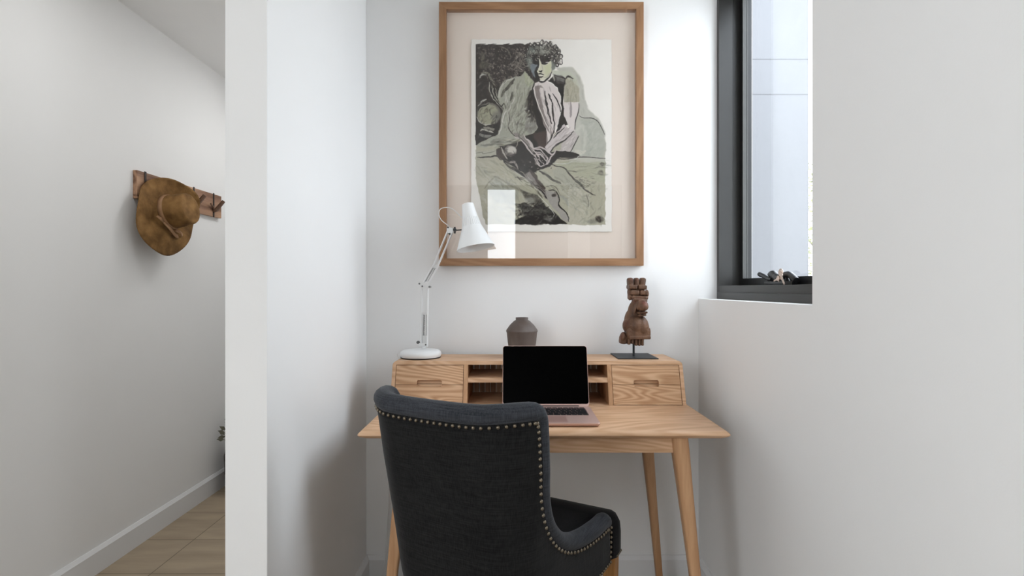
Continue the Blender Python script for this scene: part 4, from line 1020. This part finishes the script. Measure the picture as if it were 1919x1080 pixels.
# seat cushion
def seatloop(z, i):
    pts = [(.165, .055), (.178, .18), (.19, .36), (.200, .430), (.226, .452), (.252, .456), (.262, .472), (.262, .500), (.250, .520), (.225, .530), (.10, .537)]
    pts = pts+[(-x, y) for x, y in pts[::-1]]
    out = []
    for x, y in pts:
        out.append((x-(i if x > 0 else -i), min(y, .54-i) if y > .45 else y+i*.2, z))
    return out
bm = NB(); loft(bm, [seatloop(z, i) for z, i in ((.400, .012), (.404, .003), (.415, .0), (.47, .0), (.497, .003), (.510, .011), (.517, .024), (.521, .05))])
link('seat', bm, M_seat, chair, True)
bm = NB()
for k in range(26):
    q_ = surf(UM-.004-k*.013, ZB+.006)+surf_n(UM-.004-k*.013, ZB+.006)*.001
    bmesh.ops.create_icosphere(bm, subdivisions=2, radius=.0038, matrix=Matrix.Translation(q_))
for k in range(5):
    bmesh.ops.create_icosphere(bm, subdivisions=2, radius=.0038, matrix=Matrix.Translation((.2600, .470+k*.009, ZB+.010)))
for k in range(24):
    bmesh.ops.create_icosphere(bm, subdivisions=1, radius=.0036, matrix=Matrix.Translation((-.22+k*.44/23, .5335, ZB+.012)))
o = link('rail_nails', bm, M_nail, chair, 'all'); o['kind'] = 'stuff'
M_leg = wood('chair_leg_timber', 'z', srgb(190, 140, 84), srgb(140, 95, 52), ring=.3)
for sx in (-1, 1):
    bm = NB(); loft(bm, [[(sx*.232+a, .492+b_, z) for a, b_ in rrect(wd/2, wd/2, .004, 2)] for z, wd in ((0, .026), (.2, .034), (.3995, .042))]); link('leg', bm, M_leg, chair)
    bm = NB(); loft(bm, [[(sx*(.165+.02*(1-z/.37)), .05-.09*max(0,1-z/.37)**1.5+b_, z) if False else (sx*(.165+.02*(1-z/.37))+a, .05-.09*max(0,1-z/.37)**1.5+b_, z) for a, b_ in rrect(wd/2, wd/2, .004, 2)] for z, wd in ((0, .026), (.1, .030), (.2, .034), (.3, .038), (.3995, .04))]); link('leg', bm, M_leg, chair)

# ------------------------------------------------------------------ coat rack and hat in the hall
RY0, RY1 = 2.31, 2.98
rack = thing('coat_rack', 'reddish timber wall rack with forked hooks on the hall wall', 'coat rack', (XL, (RY0+RY1)/2, 1.575))
M_rack = wood('rack_timber', 'y', srgb(190, 150, 120), srgb(110, 76, 58), s=.8, ring=.55)
M_hook = wood('hook_timber', 'z', srgb(128, 98, 78), srgb(84, 60, 46), ring=.3)
M_strap = mat('dark_strap', srgb(48, 38, 34), .6, var=.2)
hl = (RY1-RY0)/2
bm = NB(); box(bm, (.0005, -hl, 0), (.020, hl, .128), .002); link('board', bm, M_rack, rack)
for Yh in (2.36, 2.54, 2.72, 2.90):
    y = Yh-(RY0+RY1)/2
    bm = NB(); box(bm, (.020, y-.006, -.004), (.0225, y+.006, .132), .0005); link('strap', bm, M_strap, rack)
    bm = NB()
    if Yh > 2.6: tube(bm, [(.021, y, .030), (.034, y+.001, .036), (.072, y+.012, .090)], [.008, .011, .0095], 6)
    else: tube(bm, [(.021, y, .030), (.027, y+.002, .045), (.030, y+.006, .070)], [.006, .007, .006], 6)
    if Yh > 2.6: tube(bm, [(.022, y, .034), (.030, y-.018, .05), (.034, y-.05, .065)], [.006, .006, .0045], 6)
    link('hook', bm, M_hook, rack)
hc = Vector((XL+.070, 2.445, 1.530))
hat = thing('sun_hat', 'olive brown floppy brimmed sun hat hanging on the hall coat rack', 'hat', tuple(hc))
M_hat = mat('hat_straw', srgb(158, 120, 74), .8, spec=.2, scale=17, col2=srgb(96, 68, 36), bump=1.0, bscale=230, detail=8)
M_band = mat('hat_band', srgb(176, 140, 108), .8, spec=.2, scale=20, col2=srgb(146, 110, 78))
# local frame: crown axis c (into the room, a little along +Y and up), brim plane vectors e1 (world up-ish) and e2 (deeper)
cax = Vector((.96, -.04, .17)).normalized(); e1 = (Vector((0, 0, 1))-cax*cax.z).normalized(); e2 = cax.cross(e1).normalized()
if e2.y < 0: e2 = -e2
def hp(r, th, hgt):   # th measured from up towards +Y (deeper)
    return cax*hgt+(e1*math.cos(th)+e2*math.sin(th))*r
def brim_h(r, th):
    t = max(0, (r-.078)/.105)
    up_ = max(0, math.cos(th-math.radians(55)))**2
    low = max(0, math.cos(th-math.radians(165)))**2
    h = .085*up_*t**1.6 - .006*t*max(0, math.cos(th-math.radians(255))) + .018*low*math.sin(t*3) + .006*t*math.sin(5*th+2.4) - .006
    return h
def brim_R(th):
    return .178+.010*math.cos(th-PI)+.040*max(0, math.cos(th-math.radians(222)))**3-.008*max(0, math.cos(th-math.radians(285)))-.030*max(0, math.cos(th-math.radians(118)))**4
seg = 72; bm = NB(); rings = []
hb = .110
cprof = [(.001, hb-.001), (.040, hb), (.060, hb+.001), (.0675, hb-.001), (.0705, hb-.007), (.0745, .05), (.0765, .02), (.078, .006)]
for r, h in cprof:
    rings.append([hp(r*(1+.03*math.cos(2*t_)), t_, h) for t_ in [2*PI*k/seg for k in range(seg)]])
for q in range(1, 15):
    f = q/14
    rings.append([hp(.078+(brim_R(t_)-.078)*f, t_, brim_h(.078+(brim_R(t_)-.078)*f, t_)) for t_ in [2*PI*k/seg for k in range(seg)]])
VV = [[bm.verts.new(p_) for p_ in ring] for ring in rings]
for a, b in zip(VV, VV[1:]):
    for k in range(seg): bm.faces.new((a[k], a[(k+1) % seg], b[(k+1) % seg], b[k]))
bm.faces.new(VV[0])
o = link('hat_body', bm, M_hat, hat, 'all'); s_ = o.modifiers.new('felt', 'SOLIDIFY'); s_.thickness = .003; s_.offset = 0
o['label'] = 'woven hat crown and floppy brim'
bm = NB(); rr = []
for h, r in ((.006, .0805), (.006, .0825), (.026, .0795), (.026, .0775)):
    rr.append([bm.verts.new(hp(r*(1+.03*math.cos(2*t_)), t_, h)) for t_ in [2*PI*k/seg for k in range(seg)]])
for a, b in zip(rr, rr[1:]+rr[:1]):
    for k in range(seg): bm.faces.new((a[k], a[(k+1) % seg], b[(k+1) % seg], b[k]))
# bow
def ribbon(pts, wd):
    P = spline(pts, 5); n_ = len(P); L1 = []; 
    for i, p_ in enumerate(P):
        t_ = (P[min(i+1, n_-1)]-P[max(i-1, 0)]).normalized(); side = t_.cross(cax).normalized()
        a_ = p_+side*wd/2; b_ = p_-side*wd/2; L1.append([a_, b_, b_-cax*.002, a_-cax*.002])
    loft(bm, L1)
tb = math.radians(228)
ribbon([hp(.084, tb, .016), hp(.105, tb+.25, .028), hp(.108, tb+.42, .018)], .018)
ribbon([hp(.084, tb, .016), hp(.100, tb-.32, .030), hp(.114, tb-.75, .022), hp(.118, tb-1.0, .016)], .019)
ribbon([hp(.088, tb-.9, .018), hp(.105, tb-1.15, .024), hp(.122, tb-1.2, .018)], .015)
link('hat_band', bm, M_band, hat, 'all')

# ------------------------------------------------------------------ hall: planter peeping past the partition, lamp
pot = thing('potted_plant', 'leafy plant in a dark basket barely showing beyond the partition edge', 'plant', (-1.565, 3.00, 0))
bm = NB(); lathe(bm, [(.001, .012), (.085, .012), (.105, .10), (.108, .20), (.100, .24), (.094, .238), (.098, .2), (.09, .03), (.001, .028)], 32)
for k in range(4):
    a = k*PI/2+.4; tube(bm, [(.07*math.cos(a), .07*math.sin(a), 0), (.07*math.cos(a), .07*math.sin(a), .02)], .012, 8)
link('basket', bm, mat('dark_basket', srgb(74, 64, 56), .8, var=.4, scale=60, stretch=(1, 1, 3)), pot, True)
bm = NB(); lathe(bm, [(.001, .19), (.096, .19), (.096, .196), (.001, .2)], 24); link('soil', bm, mat('soil', srgb(54, 46, 40), .95), pot)
bm = NB()
for ly, lz, lt in ((-.055, .335, .5), (-.050, .315, -.2), (-.062, .30, .1), (-.045, .35, .9), (-.058, .325, 1.6)):
    tip = Vector((-.085, ly, lz)); d = Vector((-.9, -.1, math.sin(lt)*.7)).normalized(); y = frame_of(d)[1]
    tube(bm, [(-.02, -.01, .19), tip], .0014, 4); bm.faces.new([bm.verts.new(q_) for q_ in (tip, tip+d*.02+y*.012, tip+d*.044, tip+d*.02-y*.012)])
for k in range(46):
    a = random.uniform(0, 2*PI); h = random.uniform(.20, .42); r = random.uniform(.02, .11)
    tip = Vector((r*math.cos(a), r*math.sin(a), h)); d = Vector((math.cos(a), math.sin(a), random.uniform(-.3, .9))).normalized(); x, y = frame_of(d)
    if r > .075: x *= .6
    tube(bm, [(.2*tip.x, .2*tip.y, .19), tip], .0014, 4)
    P_ = [tip, tip+d*.02+x*.011, tip+d*.042, tip+d*.02-x*.011]
    if max(abs(q_.x) for q_ in P_) > .128: continue
    f = [bm.verts.new(q_) for q_ in P_]; bm.faces.new(f)
link('leaves', bm, mat('grey_green_leaf', srgb(128, 126, 108), .6, var=.4, scale=30), pot, recalc=False)
# flat round hall ceiling lamps; the near one is added as fill
em = mat('lamp_diffuser', (.9, .9, .88, 1), .4); em.node_tree.nodes['Principled BSDF'].inputs['Emission Color'].default_value = (1, .97, .92, 1); em.node_tree.nodes['Principled BSDF'].inputs['Emission Strength'].default_value = 2
for cx, cy, lab in ((-.98, 2.95, 'round flat ceiling lamp at the far end of the hall behind the partition'), (-1.10, 1.72, 'added round flat fill lamp brightening the near end of the hall')):
    cl = thing('ceiling_light', lab, 'ceiling light', (cx, cy, ZC), 0, 'hall ceiling lamps')
    bm = NB(); lathe(bm, [(.001, 0), (.17, 0), (.17, -.02), (.165, -.024), (.001, -.024)], 40); link('housing', bm, M_trim, cl, True)
    bm = NB(); lathe(bm, [(.001, -.0245), (.155, -.0245), (.15, -.029), (.001, -.030)], 40); link('diffuser', bm, em, cl, True)
